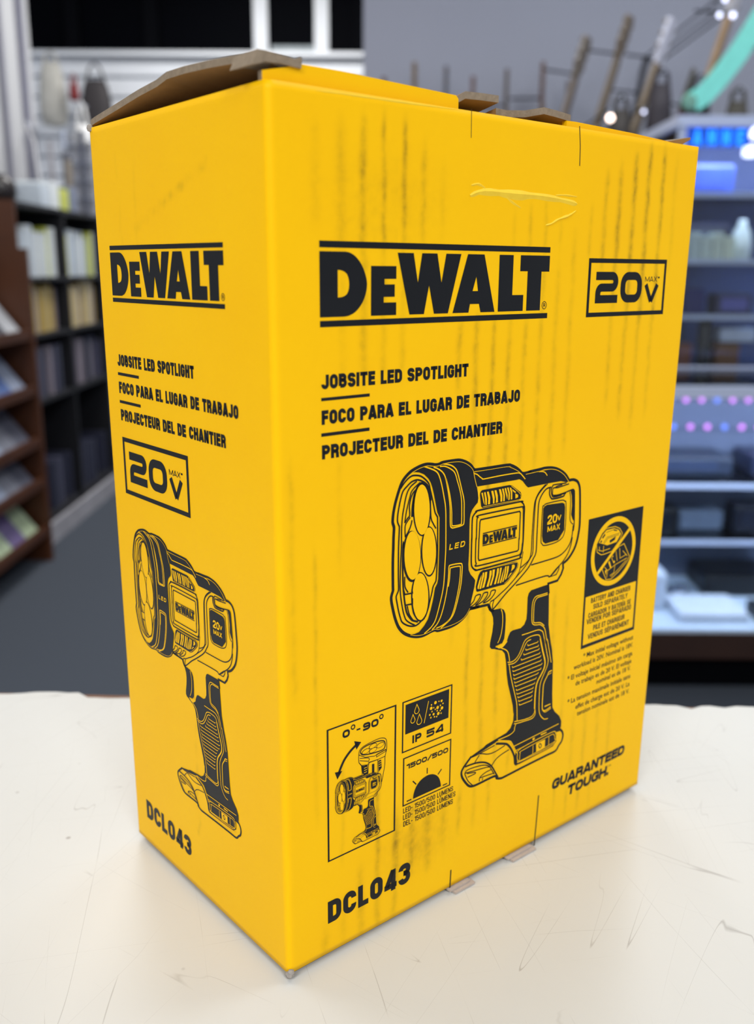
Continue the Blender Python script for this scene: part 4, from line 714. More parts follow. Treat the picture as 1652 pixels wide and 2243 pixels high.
(3,'Y','line',-0.36,[(116.35,75.74),(116.64,74.98),(124.52,74.89),(124.92,75.41)]),
(3,'Y','line',-0.36,[(116.93,73.88),(117.22,73.11),(124.49,73.07),(124.89,73.59)]),
(0,'K','line',0.85,[(89.7,58.88),(87.25,56.96),(85.01,54.97),(84.3,53.37),(84.97,50.96),(87.23,47.64),(89.27,45.63),(91.67,44.9),(94.86,44.82),(103.79,44.9),(105.11,43.46),(107.65,42.53),(110.17,42.42),(123.01,42.88),(136.38,43.18),(142.34,43.32),(144.51,45.29),(146.26,46.73),(146.99,49.19),(146.34,51.42),(144.56,53.18)]),
(1,'K','line',0.6,[(86.34,55.42),(89.27,55.32),(93.22,54.85),(97.27,53.59),(100.18,51.77),(102.33,49.42),(104.12,46.54),(105.93,43.64)]),
(1,'K','line',0.36,[(86.28,52.04),(87.39,53.5),(92.5,53.23),(97.33,52.31),(100.22,50.8),(101.53,49.07),(103.53,45.96)]),
(1,'K','line',0.36,[(86.26,52.67),(86.7,51.27),(88.39,48.16),(90.86,45.52)]),
(1,'K','line',0.36,[(86.65,52.53),(91.77,51.77),(98.2,50.89),(100.65,50.33)]),
(1,'K','line',0.36,[(87.45,51.93),(91.81,50.98),(92.04,50.27),(87.91,50.2)]),
(1,'K','line',0.36,[(94.82,45.79),(95.14,47.57),(98.31,48.64),(101.55,48.74)]),
(1,'K','line',0.36,[(95.15,47.25),(96.76,47.14),(103.3,46.52)]),
(1,'K','line',0.36,[(96.43,45.67),(96.79,46.65)]),
(1,'K','line',0.36,[(94.24,58.55),(96.26,57.85),(99.54,56.57),(103.62,56.27),(109.34,57.17)]),
(1,'K','line',0.36,[(94.27,57.92),(91.81,55.51)]),
(1,'K','line',0.36,[(112.01,54.35),(107.46,53.67),(104.22,52.57),(101.87,50.54)]),
(1,'K','line',0.36,[(89.72,58.41),(93.85,58.53),(103.05,59.3)]),
(1,'K','line',0.8,[(103.84,59.82),(108.87,58.12),(111.03,56.92),(113.28,54.23),(115.19,50.68),(115.74,48.55),(116.08,46.48),(117.67,45.1)]),
(4,'Y','line',0.42,[(103.42,60.12),(105.03,60.52),(111.78,58.42),(113.56,56.71),(116.39,51.88),(116.87,51.07)]),
(2,'K','fill',0,[(116.37,52.21),(139.22,53.75),(141.56,53.15),(142.63,51.3),(142.43,48.01),(140.25,46.39),(136.16,46.11),(118.51,45.29),(116.54,45.99),(115.62,49.24)]),
(4,'Y','line',-0.4,[(114.93,54.96),(143.39,56.23)]),
(4,'Y','closed',0.38,[(117.28,49.96),(119.36,52.49),(138.78,53.56),(141.63,52.29),(142.27,50.08),(141.06,47.79),(136.11,46.79),(119.31,46.32),(117.76,47.03)]),
(4,'Y','closed',0.32,[(119.06,50.32),(120.3,51.19),(137.51,52.32),(140.5,52),(141.28,49.73),(140.12,48.11),(120.16,46.68),(118.88,47.78)]),
(4,'Y','line',-0.36,[(116.8,45.25),(118.54,44.96),(136.21,45.42),(142.12,46.09)]),
(4,'Y','line',-0.32,[(127.07,51.18),(127.12,47.21)]),
(4,'Y','line',-0.32,[(137.3,52.05),(137.38,48.03)]),
(4,'Y','fill',0,[(129.03,51.5),(134.85,51.54),(134.92,47.53),(129.32,47.45)]),
(5,'K','closed',0.4,[(131.54,50.66),(132.53,49.33),(131.7,48.46),(130.8,49.75)]),
(4,'Y','fill',0,[(126.39,54.68),(127.92,54.83),(127.77,53.73),(126.67,53.77)]),
(4,'Y','fill',0,[(131.67,55.06),(135.5,54.96),(135.53,54.46),(131.95,54.32)])]

def lamp_art():
    p = Print()
    for l, c, kind, w, pts in LAMP:
        if kind == 'fill': p.poly(pts, c, l)
        else:
            cl = kind == 'closed'
            p.line(spline(pts, cl) if w > 0 else pts, abs(w) * (1.22 if c == 'K' else 1.0), c, l, cl)
    text(p, 'LED', 74.2, 82.6, 148.8, 2.2, t=.21, gap=.42, shear=.18, col='Y', layer=5)
    text(p, '20', 128.8, 134.8, 149.3, 3.9, t=.21, gap=.08, col='Y', layer=5); text(p, 'V', 134.9, 137.3, 150.0, 2.2, t=.24, col='Y', layer=5)
    text(p, 'MAX', 129.05, 136.85, 146.2, 2.35, t=.22, gap=.1, col='Y', layer=5)
    p.put(WM, 18.95, 5.25, 91.9, 147.0, dl=3)
    return p
ART = lamp_art()
Print().put(ART).build('printed_spotlight_drawing', front)
Print().put(ART, .747, .7666, -22.0, 9.4).build('printed_spotlight_drawing', side)
# --- tilt pictogram: framed small drawing, raised second head and double arrow
p = Print().frame(17.8, 41.4, 49.6, 94.0, .75, .55)
text(p, '0', 24.7, 27.95, 88.35, 3.0, t=.27, sq=.3, shear=.0); text(p, '90', 33.95, 41.1, 88.3, 2.95, t=.27, gap=.14, sq=.3)
for x, y in ((29.4, 91.4), (42.45, 91.4)): p.line([(x + .8 * math.cos(a), y + .8 * math.sin(a)) for a in [2 * math.pi * i / 16 for i in range(16)]], .45, closed=True)
p.rect(31.0, 89.45, 32.7, 90.05)
p.line(spline([(31.5, 84.3), (28.2, 82.35), (25.5, 79.9), (23.75, 77.1), (22.8, 75.1)]), 1.0); p.poly([(33.1, 84.3), (29.9, 85.7), (30.9, 82.0)]); p.poly([(21.2, 76.3), (24.5, 75.8), (22.3, 73.2)])
p.line(spline([(42.79, 64.74), (43.32, 66.9), (44.24, 71.27), (44.35, 74.75), (45.01, 77.08), (45.13, 79.14), (44.84, 81.32), (43.47, 82.47), (40.76, 82.91), (34.92, 82.36), (32.56, 81.34), (32.04, 79.7), (32.04, 76.51), (33.22, 74.72), (33.62, 71.12)]), .26)
p.line(spline([(32.82, 80.57), (33.87, 81.57), (36.5, 82.05), (40.77, 81.99), (43.47, 81.31), (44.3, 80.11), (44.18, 78.53), (42.96, 77.79), (39.18, 77.92), (34.93, 78.59), (33.22, 79.41)], True), .42, closed=True)
for x, y in ((35.19, 79.87), (38.5, 80.92), (38.51, 79.19), (42.0, 80.08)):
    p.disc(x, y, 1.85, .95, 'K', 1, rot=.1); p.disc(x, y, 1.62, .75, 'Y', 2, rot=.1)
for q in ([(32.04, 79.47), (34.93, 77.56), (39.19, 76.54), (44.87, 77.37)], [(32.17, 76.23), (33.09, 74.88), (36.26, 74.1), (36.53, 74.93), (40.82, 74.58), (44.35, 74.75)], [(32.43, 77.97), (36.52, 76.77), (36.92, 76.17), (36.52, 75.39), (32.43, 77.05)], [(40.26, 76.86), (44.6, 77.46), (44.74, 76.71), (40.27, 75.82), (40.26, 76.86)], [(36.27, 70.39), (36.53, 74), (37.06, 74.74), (40.82, 74.58), (40.99, 69.16)]):
    p.line(q, .24)
for q in ([(33.09, 74.76), (34.41, 74.3), (36, 74.19), (36.27, 70.39), (34.41, 70.37), (33.35, 72.37)], [(41.09, 74.02), (42.45, 74.01), (42.74, 70.63), (41.39, 69.48)], [(38.13, 73.67), (39.21, 73.52), (39.23, 69.79), (38.15, 69.71)], [(34.94, 70.18), (41.12, 69.11), (41.4, 68.54), (35.21, 69.15)]): p.poly(q)
for y in (73.2, 72.3, 71.4): p.rect(34.4, y, 35.7, y + .25, 'Y', 1); p.rect(41.4, y, 42.4, y + .25, 'Y', 1)
p.put(ART, .2064, .2056, 11.66, 34.55, dl=2)
p.build('printed_tilt_pictogram', front)
# --- ingress rating
p = Print().frame(52.5, 73.0, 78.0, 94.0, .62, .5); p.rect(54.1, 80.3, 76.3, 92.4)
for x, yt, yb, rr in ((59.7, 91.0, 87.2, 1.15), (57.8, 87.4, 83.9, 1.05), (61.05, 86.6, 82.3, 1.25)):
    c = yb + rr; q = [(x, yt)] + [(x + rr * math.cos(a), c + rr * math.sin(a)) for a in [math.radians(25 - i * 230 / 12) for i in range(13)]]
    p.line(q, .28, 'Y', 1, True)
p.line([(65.6, 90.6), (63.5, 82.0)], .3, 'Y', 1)
for x, y, rr in [(69.18, 88.84, .68), (71.01, 88.83, .3), (72.4, 88.62, .53), (73.16, 87.31, .34), (67.11, 88.51, .34), (71.83, 86.89, .34), (67.01, 87.11, .68), (68.34, 86.99, .3), (70.36, 86.44, .68), (72.67, 85.55, .68), (69.17, 86.02, .3), (67.49, 85.61, .34), (70.18, 85.13, .34), (71.8, 84.74, .34), (68.33, 84.27, .53), (70.79, 83.79, .68), (72.29, 83.47, .34), (66.37, 84.56, .41), (66.94, 83.24, .38), (68.81, 83.04, .34), (69.97, 82.75, .34)]:
    p.disc(x, y, rr, None, 'Y', 1, 12)
text(p, 'IP', 57.7, 62.3, 75.4, 3.3, t=.26, gap=.18, sq=.25); text(p, '54', 65.0, 73.7, 75.4, 3.2, t=.26, gap=.2, sq=.25)
p.build('printed_ingress_pictogram', front)
# --- brightness
p = Print().frame(53.2, 50.2, 78.2, 70.7, .6, .5)
text(p, '1500/500', 55.0, 76.6, 65.4, 2.1, t=.26, gap=.14, sq=.28)
p.poly(spline([(58.5, 51.6), (58.9, 54), (60.15, 56.4), (62.3, 58.2), (65.5, 59.05), (68.5, 58.6), (70.9, 57.1), (72.4, 54.9), (73.1, 52.3), (73.1, 51.6)], n=3))
for a, b in [((65.68, 62.34), (65.66, 59.9)), ((73.33, 59.13), (71.41, 57.43)), ((58.25, 59.34), (60.04, 57.28)), ((55.3, 51.75), (57.7, 51.75)), ((74.1, 51.6), (76.5, 51.6))]: p.line([a, b], .5)
text(p, 'LED- 1500/500 LUMENS', 53.55, 79.9, 47.1, 2.2, t=.15, gap=.1); text(p, 'LED- 1500/500 LÚMENES', 53.55, 81.3, 44.25, 2.2, t=.15, gap=.1); text(p, 'DEL- 1500/500 LUMENS', 53.7, 79.95, 41.3, 2.25, t=.15, gap=.1)
p.build('printed_brightness_pictogram', front)
# --- battery and charger notice
p = Print().rect(155.7, 88.0, 194.2, 147.1); p.rect(156.9, 89.6, 192.8, 111.9, 'Y', 1)
CX, CY = 174.5, 129.6
p.disc(CX, CY, 15.7, None, 'Y', 1, 48); p.disc(CX, CY, 13.4, None, 'K', 2, 48)
bat = [(161.9, 134.9), (165.2, 139.4), (168.1, 141.1), (174.3, 140.9), (177.6, 139.5), (179.8, 136.9), (178.2, 133.9), (173, 129.8), (168.1, 129.5), (165.6, 129.6), (162.7, 131.3)]
p.line(bat, .35, 'Y', 3, True); p.poly([(163.4, 135.4), (165.8, 138.6), (168.3, 140.3), (174, 140.2), (177, 138.9), (178.8, 136.8), (176, 133.6), (169.5, 133.2), (166.3, 134.4)], 'Y', 3)
for q in ([(165.4, 137.4), (167.2, 139), (167.6, 138.1), (166, 136.8)], [(170.9, 135.2), (175.2, 136.4), (174.6, 134.8), (171.2, 133.9)], [(163.9, 135.4), (165.4, 136.4), (165.6, 135.2)], [(173.5, 139.6), (176, 139), (175.6, 138.6), (173.4, 139.1)]): p.poly(q, 'K', 4)
for q in ([(166.6, 134.8), (169, 137), (177.8, 137.4)], [(167, 134.2), (169.6, 136.4), (177.4, 136.7)], [(168.2, 139.2), (176, 139.9)]): p.line(q, .22, 'K', 4)
for q in ([(163.4, 132.2), (166, 131.2), (171.6, 131.4)], [(164, 133.6), (164.2, 131.4)], [(167, 133.4), (167, 130.4)]): p.line(q, .3, 'Y', 3)
chg = [(166.9, 122.7), (169.7, 125.4), (172.6, 128.1), (177.9, 131.1), (181.6, 131.8), (186.3, 125.0), (184.3, 122.7), (179.2, 119.4), (173.8, 116.8), (170.3, 117.3)]
p.line(chg, .35, 'Y', 3, True)
for q in ([(168.6, 123.4), (171, 121.3), (176, 123), (184.6, 124.6)], [(171, 121.3), (170.6, 118)], [(176, 123), (175.6, 119.4), (172.8, 118.6)], [(178.6, 130.2), (179.4, 125.4), (184, 126.4)], [(176, 129.4), (177.4, 124.6)], [(173, 127), (175.2, 123.8)], [(181, 128.6), (184.6, 125.6)], [(173.6, 117.8), (179, 120.6), (184, 123.6)]): p.line(q, .3, 'Y', 3)
for q in ([(171, 125.2), (172.8, 121.9), (173.6, 122.2), (171.9, 125.7)], [(174.9, 125.2), (175.8, 124.9), (175.7, 124), (174.6, 124.2)], [(173.2, 127.4), (174.4, 127.6), (174.2, 126.8)], [(169, 121.6), (170.4, 122), (170, 119.4)]): p.poly(q, 'Y', 3)
p.line([(163.9, 121.4), (185.3, 138.4)], 1.6, 'Y', 5)
for s, x0, x1, y, h in [('BATTERY AND CHARGER', 160.7, 188.8, 108.35, 2.35), ('SOLD SEPARATELY', 162.6, 187.1, 105.2, 2.3), ('CARGADOR Y BATERÍA SE', 159.5, 189.9, 101.7, 2.3), ('VENDEN POR SEPARADO', 158.6, 190.4, 98.9, 2.4), ('PILE ET CHARGEUR', 163.5, 186, 95.1, 2.4), ('VENDUS SÉPARÉMENT', 160.1, 189.6, 91.6, 2.4)]:
    text(p, s, x0, x1, y, h, t=.19, gap=.09, layer=2)
p.build('printed_battery_notice', front)
# --- voltage footnotes
p = Print()
for s, x0, x1, y, h in [('* Max initial voltage without', 157.9, 194.1, 83.2, 2.3), ('workload is 20V. Nominal is 18V.', 151.7, 194.3, 79.4, 2.3), ('* El voltaje inicial máximo sin carga', 147.8, 194.4, 75.1, 2.3), ('de trabajo es de 20 V. El voltaje', 153.6, 194.1, 71.3, 2.3), ('nominal es de 18 V.', 168.7, 193.9, 67.8, 2.3), ('* La tension maximale initiale sans', 148.8, 194.2, 63.7, 2.3), ('effet de charge est de 20 V. La', 154.6, 194.1, 59.7, 2.3), ('tension nominale est de 18 V.', 156, 194.2, 56.0, 2.3)]:
    small_text(p, s, x0, x1, y, h, bold=.012)
p.build('printed_footnote', front)
# --- cut slits, creased and torn paper of the pressed-in tab
def slit(pts, w):
    mb = MB()
    for q in ribbon(pts, w): mb.add([front(a.x, a.y, .06) for a in q], [(0, 1, 2, 3)])
    return mb.build('cut_slit', [SLIT], carton)
slit([(79.7, 301), (79.8, 296.5), (79.9, 292)], .28); slit([(135.6, 300.8), (136.6, 294), (136.9, 287)], .45)
slit([(132.7, 25), (132.1, 12), (131.4, 0.3)], .75); slit([(80.0, 10.7), (79.7, 2.4)], .7)
def ridge(name, pts, hw, hh):
    mb = MB(); P = [Vector(q) for q in spline(pts, n=4)]; vs = []
    for i, q in enumerate(P):
        d = (P[min(i + 1, len(P) - 1)] - P[max(0, i - 1)]).normalized(); nn = Vector((-d.y, d.x))
        k = math.sin(math.pi * min(1, max(.02, i / (len(P) - 1)))) ** .5 * (.7 + .6 * wob(77, i * 4.0))
        vs += [front(q.x + nn.x * hw * k, q.y + nn.y * hw * k, .02), front(q.x, q.y, .05 + hh * k), front(q.x - nn.x * hw * k * 1.5, q.y - nn.y * hw * k * 1.5, .02)]
    fs = [(3 * i + a, 3 * i + a + 1, 3 * i + a + 4, 3 * i + a + 3) for i in range(len(P) - 1) for a in (0, 1)]
    return mb.add(vs, fs).build(name, [TORN], carton)
ridge('paper_crease', [(80.1, 273.6), (86.6, 275.4), (102.7, 275.3), (116, 275.3), (130, 274.4), (137, 273.4)], 1.15, .7)
ridge('paper_crease', [(80.5, 277.0), (84, 277.6), (87.5, 276.4)], .35, .3); ridge('paper_crease', [(124, 276.0), (130, 276.3), (136.8, 276.0)], .3, .3)
ridge('paper_crease', [(97, 275.0), (100.5, 272.8), (106, 270.6)], .35, .3)
ridge('torn_edge', [(136.2, 271.0), (133.4, 269.6), (130.6, 268.6), (126, 267.4), (122.4, 265.8), (119.3, 265.2)], .38, .5)
ridge('torn_edge', [(16, 299.6), (30, 299.8), (50, 299.9), (74, 300.1)], .22, .12)
# white slatwall behind the aisle, below the dark window
sw = empty('slatwall_panel', E(-1.1, 6.36, FLOOR)); tag(sw, 'white slatwall display panel below the dark back window', 'display panel')
MB().box(-1.15, 1.02, .05, .12, 0, 2.475).build('backing', [mat('slatwall_backing', (170, 178, 192), rough=.6)], sw)
for k in range(7): MB().box(-1.15, 1.02, .02, .05, 1.66 + k * .118, 1.66 + k * .118 + .10).build('slat', [WHITE], sw)
MB().box(-1.15, 1.02, -.04, .05, 2.475, 2.50).build('ledge', [WHITE], sw)
# ------------------------------------------------------------------ left aisle: wooden media rack with tilted covers
WOOD = mat('brown_stained_wood', (78, 40, 15), rough=.5, var=.3, scale=9)
rk = empty('media_rack', E(-1.62, 3.25, FLOOR)); tag(rk, 'brown wooden media rack with five tilted shelves of plastic cases', 'rack')
MB().box(-.26, .25, .52, .545, 0, 1.27).build('end_panel', [WOOD], rk); MB().box(-.26, .25, -.80, -.775, 0, 1.27).build('end_panel', [WOOD], rk)
MB().box(-.27, -.255, -.8, .545, 0, 1.27).build('back_panel', [WOOD], rk)
MB().box(-.27, .06, -.80, .545, 1.25, 1.275).build('top_board', [WOOD], rk)
ROWZ = [0.955, 0.735, 0.525, 0.355, 0.150]        # lower lip heights above the floor
for z in ROWZ:
    MB().box(-.25, .245, -.775, .52, z - .035, z - .018).build('shelf', [WOOD], rk)
    MB().box(.225, .247, -.775, .52, z - .02, z + .004).build('lip', [WOOD], rk)
CASEC = [(196, 198, 202), (70, 100, 160), (128, 130, 142), (96, 98, 112), (190, 206, 170), (120, 104, 150), (176, 150, 130), (60, 62, 72), (210, 206, 196), (158, 168, 190)]
CASEN = ['silver', 'blue', 'grey', 'slate', 'pale green', 'violet', 'tan', 'charcoal', 'ivory', 'ice blue']
CASEM = [mat('case_cover_%d' % i, c, rough=.3, var=.35, scale=24) for i, c in enumerate(CASEC)]
ROWNAME = ['top', 'second', 'third', 'fourth', 'lowest']
ROWCOL = [[0, 8, 3, 0, 7, 0], [5, 1, 9, 0, 1, 9], [3, 2, 3, 9, 2, 3], [2, 3, 2, 9, 2, 3], [6, 7, 6, 4, 5, 4]]
casemesh = [MB().box(0, .014, -.066, .066, 0, .185).mesh('media_case', CASEM[i]) for i in range(len(CASEM))]
for k, z in enumerate(ROWZ):
    for j in range(6):
        o = bpy.data.objects.new('media_case', casemesh[ROWCOL[k][j]]); COL.objects.link(o)
        o.matrix_world = Matrix.Translation(E(-1.62 + .208, 3.25 - .28 + j * .139, FLOOR + z - .012)) @ Matrix.Rotation(-YAW, 4, 'Z') @ Matrix.Rotation(math.radians(-38), 4, 'Y')
        tag(o, '%s media case leaning back in the %s row of the brown wooden rack' % (CASEN[ROWCOL[k][j]], ROWNAME[k]), 'media case', '%s media cases in the %s rack row' % (CASEN[ROWCOL[k][j]], ROWNAME[k]))
# tall bookcase of boxed discs further down the aisle
BLACKW = mat('black_shelf_board', (20, 20, 26), rough=.6)
bc = empty('bookcase', E(-1.68, 4.5, FLOOR)); tag(bc, 'tall black bookcase of upright discs and boxes behind the wooden rack', 'bookcase')
MB().box(-.2, -.18, -.58, .62, 0, 1.46).build('back_panel', [BLACKW], bc)
for y in (-.58, .02, .60): MB().box(-.18, .22, y, y + .02, 0, 1.46).build('side_panel', [BLACKW if y > -.5 else WOOD], bc)
SHZ = [.10, .62, .90, 1.14, 1.44]
for z in SHZ: MB().box(-.18, .22, -.56, .6, z, z + .018).build('shelf', [BLACKW], bc)
MB().box(-.18, .235, -.58, .62, 0, .09).build('plinth', [mat('scuffed_grey_plinth', (168, 166, 172), rough=.8, var=.4, scale=14)], bc)
SPC = [(206, 216, 226), (230, 236, 240), (200, 170, 90), (150, 140, 150), (84, 84, 104), (60, 62, 80), (188, 60, 40), (120, 128, 150), (214, 196, 150), (96, 70, 50), (205, 210, 90)]
SPN = ['pale blue', 'white', 'ochre', 'mauve grey', 'slate', 'dark slate', 'red', 'steel blue', 'cream', 'brown', 'lime']
SPM = [mat('spine_%d' % i, c, rough=.35, var=.2, scale=40) for i, c in enumerate(SPC)]
spmesh = [[MB().box(-.13, 0, -.0165, .0165, 0, h).mesh('disc_box', m) for h in (.19, .215)] for m in SPM]
BANDS = [(.118, [5, 5, 4, 5, 5], 'bottom', .40), (.638, [3, 5, 4, 4, 5], 'lower dark', .85), (.918, [8, 2, 8, 3, 2], 'yellowish middle', 1.0), (1.158, [1, 0, 1, 10, 0], 'pale upper', 1.0)]
for zz, pal, nm, dens in BANDS:
    y = -.545
    while y < .58:
        if not (-.015 < y < .055) and rnd.random() < dens:
            ci = rnd.choice(pal); o = bpy.data.objects.new('disc_box', spmesh[ci][rnd.randint(0, 1)]); COL.objects.link(o)
            place(o, -1.68 + .17 + rnd.random() * .03, 4.5 + y, FLOOR + zz)
            tag(o, '%s upright disc box in the %s row of the black bookcase' % (SPN[ci], nm), 'disc box', '%s disc boxes in the %s bookcase row' % (SPN[ci], nm))
        y += .0365
# things laid on top of the bookcase
mb = MB(); mb.smooth = True; mb.lathe([(.02, 0), (.06, .0), (.075, .05), (.07, .09), (.04, .12), (.01, .125)], 16)
o = mb.build('helmet', [mat('glossy_dark_helmet', (40, 34, 34), rough=.3)]); place(o, -1.62, 4.2, FLOOR + 1.458); tag(o, 'dark rounded cap on top of the black bookcase', 'cap')
for j, (dy, m) in enumerate(((.0, SPM[0]), (.13, SPM[1]), (.27, SPM[10]), (.40, SPM[7]))):
    o = MB().box(-.09, .09, -.055, .055, 0, .10 + .02 * (j % 2)).build('carton', [m], bevel=.004); place(o, -1.58, 4.40 + dy, FLOOR + 1.458)
    tag(o, ['pale blue', 'white', 'olive yellow', 'grey blue'][j] + ' small carton standing on the black bookcase', 'carton', 'small cartons on the bookcase')
# ------------------------------------------------------------------ bags and garments hanging along the left wall
def hanging_bag(name, label, cat, rgb, r, f, ztop, w, h, d, group=None, strap=.3, rough=.7):
    o = empty(name, E(r, f, ztop - strap - h)); m = mat(name + '_cloth', rgb, rough=rough, var=.25, scale=12)
    mb = MB(); mb.smooth = True; vs = []; n = 16; prof = [(.35, 0), (.85, .04), (1, .25), (.92, .6), (.75, .88), (.45, 1)]
    for k, z in prof: vs += [Vector((w / 2 * k * abs(math.cos(a)) ** .7 * (1 if math.cos(a) > 0 else -1), d / 2 * k * math.sin(a), h * z)) for a in [2 * math.pi * i / n for i in range(n)]]
    fs = [(k * n + i, k * n + (i + 1) % n, (k + 1) * n + (i + 1) % n, (k + 1) * n + i) for k in range(len(prof) - 1) for i in range(n)] + [list(range(n)), [(len(prof) - 1) * n + i for i in range(n)]]
    mb.add(vs, fs).build('pouch', [m], o)
    MB().tube([(-w * .3, 0, h * .92), (-w * .16, 0, h + strap * .7), (0, 0, h + strap), (w * .16, 0, h + strap * .7), (w * .3, 0, h * .92)], .008, 6).build('strap', [m], o)
    MB().tube([(0, -.02, h + strap - .01), (0, .1, h + strap - .01)], .005, 6).build('hook', [ALU], o)
    return tag(o, label, cat, group)
hanging_bag('hanging_bag', 'white cloth bag hanging low beside the box, left of the slatwall', 'bag', (222, 222, 226), -1.76, 5.0, .95, .17, .30, .10, strap=.32)
hanging_bag('hanging_bag', 'small white round pouch hanging near the top left corner of the box', 'bag', (228, 228, 228), -1.66, 5.60, 1.14, .10, .11, .08, strap=.12)
hanging_bag('hanging_bag', 'dark grey shoulder bag hanging against the white slatwall', 'bag', (52, 48, 50), -1.74, 6.2, 1.46, .20, .28, .10, strap=.1)
hanging_bag('hanging_bag', 'cream fabric tote hanging beside the black opening', 'bag', (188, 186, 178), -1.98, 6.12, 1.50, .17, .36, .10, strap=.06)
hanging_bag('hanging_bag', 'small red pouch hanging between the cream tote and grey bag', 'bag', (120, 34, 36), -1.82, 6.02, 1.36, .06, .10, .05, strap=.05)
hanging_bag('hanging_bag', 'pinkish lilac purse hanging behind the lifted lid', 'bag', (176, 150, 172), -1.56, 6.2, 1.20, .12, .16, .06, strap=.08)
hanging_bag('hanging_bag', 'black messenger bag hanging behind the left box corner', 'bag', (30, 30, 36), -1.53, 6.0, 1.0, .15, .16, .08, strap=.06)
cab0 = ['silver grey', 'pale', 'smoky grey', 'beige', 'slate', 'light grey', 'charcoal', 'taupe', 'whitish', 'ash grey']
cabc = [(150, 152, 160), (186, 184, 190), (110, 112, 122), (168, 156, 140), (92, 96, 112), (176, 178, 186), (70, 70, 80), (140, 128, 120), (200, 198, 204), (128, 130, 140)]
for j in range(10):
    r = -1.78 + (j % 5) * .055; f = 5.16 + (j // 5) * .36 + (j % 3) * .06; zt = .94 - (j % 4) * .05; ln = .42 + (j * 37 % 5) * .05
    o = empty('hanging_strap', E(r, f, zt - ln)); m = mat('strap_%d' % j, cabc[j], rough=.6, var=.3, scale=20)
    MB().box(-.014, .014, -.004, .004, 0, ln).build('webbing', [m], o); MB().box(-.02, .02, -.008, .008, .0, .035).build('buckle', [ALU], o); MB().tube([(0, 0, ln - .01), (0, .10, ln - .01)], .004, 6).build('hook', [ALU], o)
    tag(o, cab0[j] + ' strap with a metal buckle hanging beside the white bag', 'strap', 'straps hanging along the left wall')
pg = empty('rack_panel', E(-1.62, 5.88, FLOOR)); tag(pg, 'grey wire display panel on posts behind the hanging straps', 'display rack')
for x in (-.24, .0, .24): MB().tube([(x, 0, 0), (x, 0, 1.98)], .014, 8).build('post', [ALU], pg)
for k in range(12): MB().tube([(-.25, 0, .8 + k * .1), (.25, 0, .8 + k * .1)], .005, 6).build('wire', [ALU], pg)
MB().box(-.25, .25, .012, .02, .75, 1.95).build('backing', [mat('grey_pegboard', (138, 140, 148), rough=.7, var=.15, scale=8)], pg)
# pale carton and pipes on the left wall
lw = empty('wall_rail', E(-1.9, 4.7, .35)); tag(lw, 'pale grey vertical rails fixed to the left wall', 'rail')
for k in range(4): MB().box(0, .03, -.25 + k * .3, -.21 + k * .3, 0, 1.7).build('upright', [mat('rail_grey_%d' % k, (168 - 14 * k, 168 - 14 * k, 172 - 10 * k), rough=.5)], lw)
for j, (f, z, c) in enumerate(((4.72, .44, 'milky white'), (4.58, .38, 'bluish white'))):
    mb = MB(); mb.smooth = True; mb.lathe([(.01, 0), (.03, .0), (.034, .03), (.03, .07), (.014, .085), (.01, .09)], 14); o = mb.build('bottle', [WHITE]); place(o, -1.79, f, FLOOR + 1.458)
    tag(o, c + ' squat bottle at the end of the bookcase top', 'bottle', 'bottles on the bookcase')
# ------------------------------------------------------------------ guitars hung along the grey partition
def guitar(label, r, f, ztop, neckc, headc, bodyc, tilt=0.0, turn=0.0, scale=1.0, neckw=.042):
    g = empty('electric_guitar', E(r, f, ztop)); g.rotation_euler = (0, tilt, -YAW + turn)
    if tilt: g.rotation_euler = (Matrix.Rotation(-YAW, 4, 'Z') @ Matrix.Rotation(tilt, 4, 'Y') @ Matrix.Rotation(turn, 4, 'Z')).to_euler()
    s = scale; hm = mat('headstock_lacquer', headc, rough=.3, var=.15); nm = mat('neck_wood', neckc, rough=.45, var=.25, scale=14); bm = mat('guitar_body_lacquer', bodyc, rough=.2)
    def pr(poly, a, b): return MB().prism([(x * s, z * s) for x, z in poly], a * s, b * s)
    pr([(-.022, -.17), (.022, -.17), (.036, -.13), (.042, -.03), (.03, 0), (-.026, -.006), (-.034, -.10)], -.009, .009).build('headstock', [hm], g, bevel=.002)
    pr([(-neckw / 2, -.17), (neckw / 2, -.17), (neckw / 2 + .006, -.62), (-neckw / 2 - .006, -.62)], -.014, .008).build('neck', [nm], g, bevel=.004)
    pr([(-.05, -.56), (-.11, -.53), (-.15, -.60), (-.125, -.70), (-.16, -.82), (-.17, -.92), (-.10, -1.0), (0, -1.015), (.11, -1.0), (.165, -.92), (.15, -.82), (.12, -.70), (.15, -.61), (.11, -.55), (.055, -.58)], -.02, .022).build('guitar_body', [bm], g, bevel=.006)
    for k in range(6):
        x = -.045 if k % 2 == 0 else .052; MB().lathe([(.005 * s, -.006 * s), (.007 * s, 0), (.005 * s, .006 * s)], 8, M=Matrix.Translation((x * s, 0, (-.03 - .042 * (k // 2)) * s))).build('tuning_peg', [nm], g)
    MB().box(-.02 * s, .02 * s, .009 * s, .014 * s, -.96 * s, -.60 * s, M=None).build('pickguard', [mat('pickguard', (30, 30, 34), rough=.3)], g)
    MB().tube([(0, -.012, -.15 * s), (0, .14, -.15 * s)], .004, 6).build('hanger', [DARK], g)
    return tag(g, label, 'guitar', 'guitars hung on the grey partition')
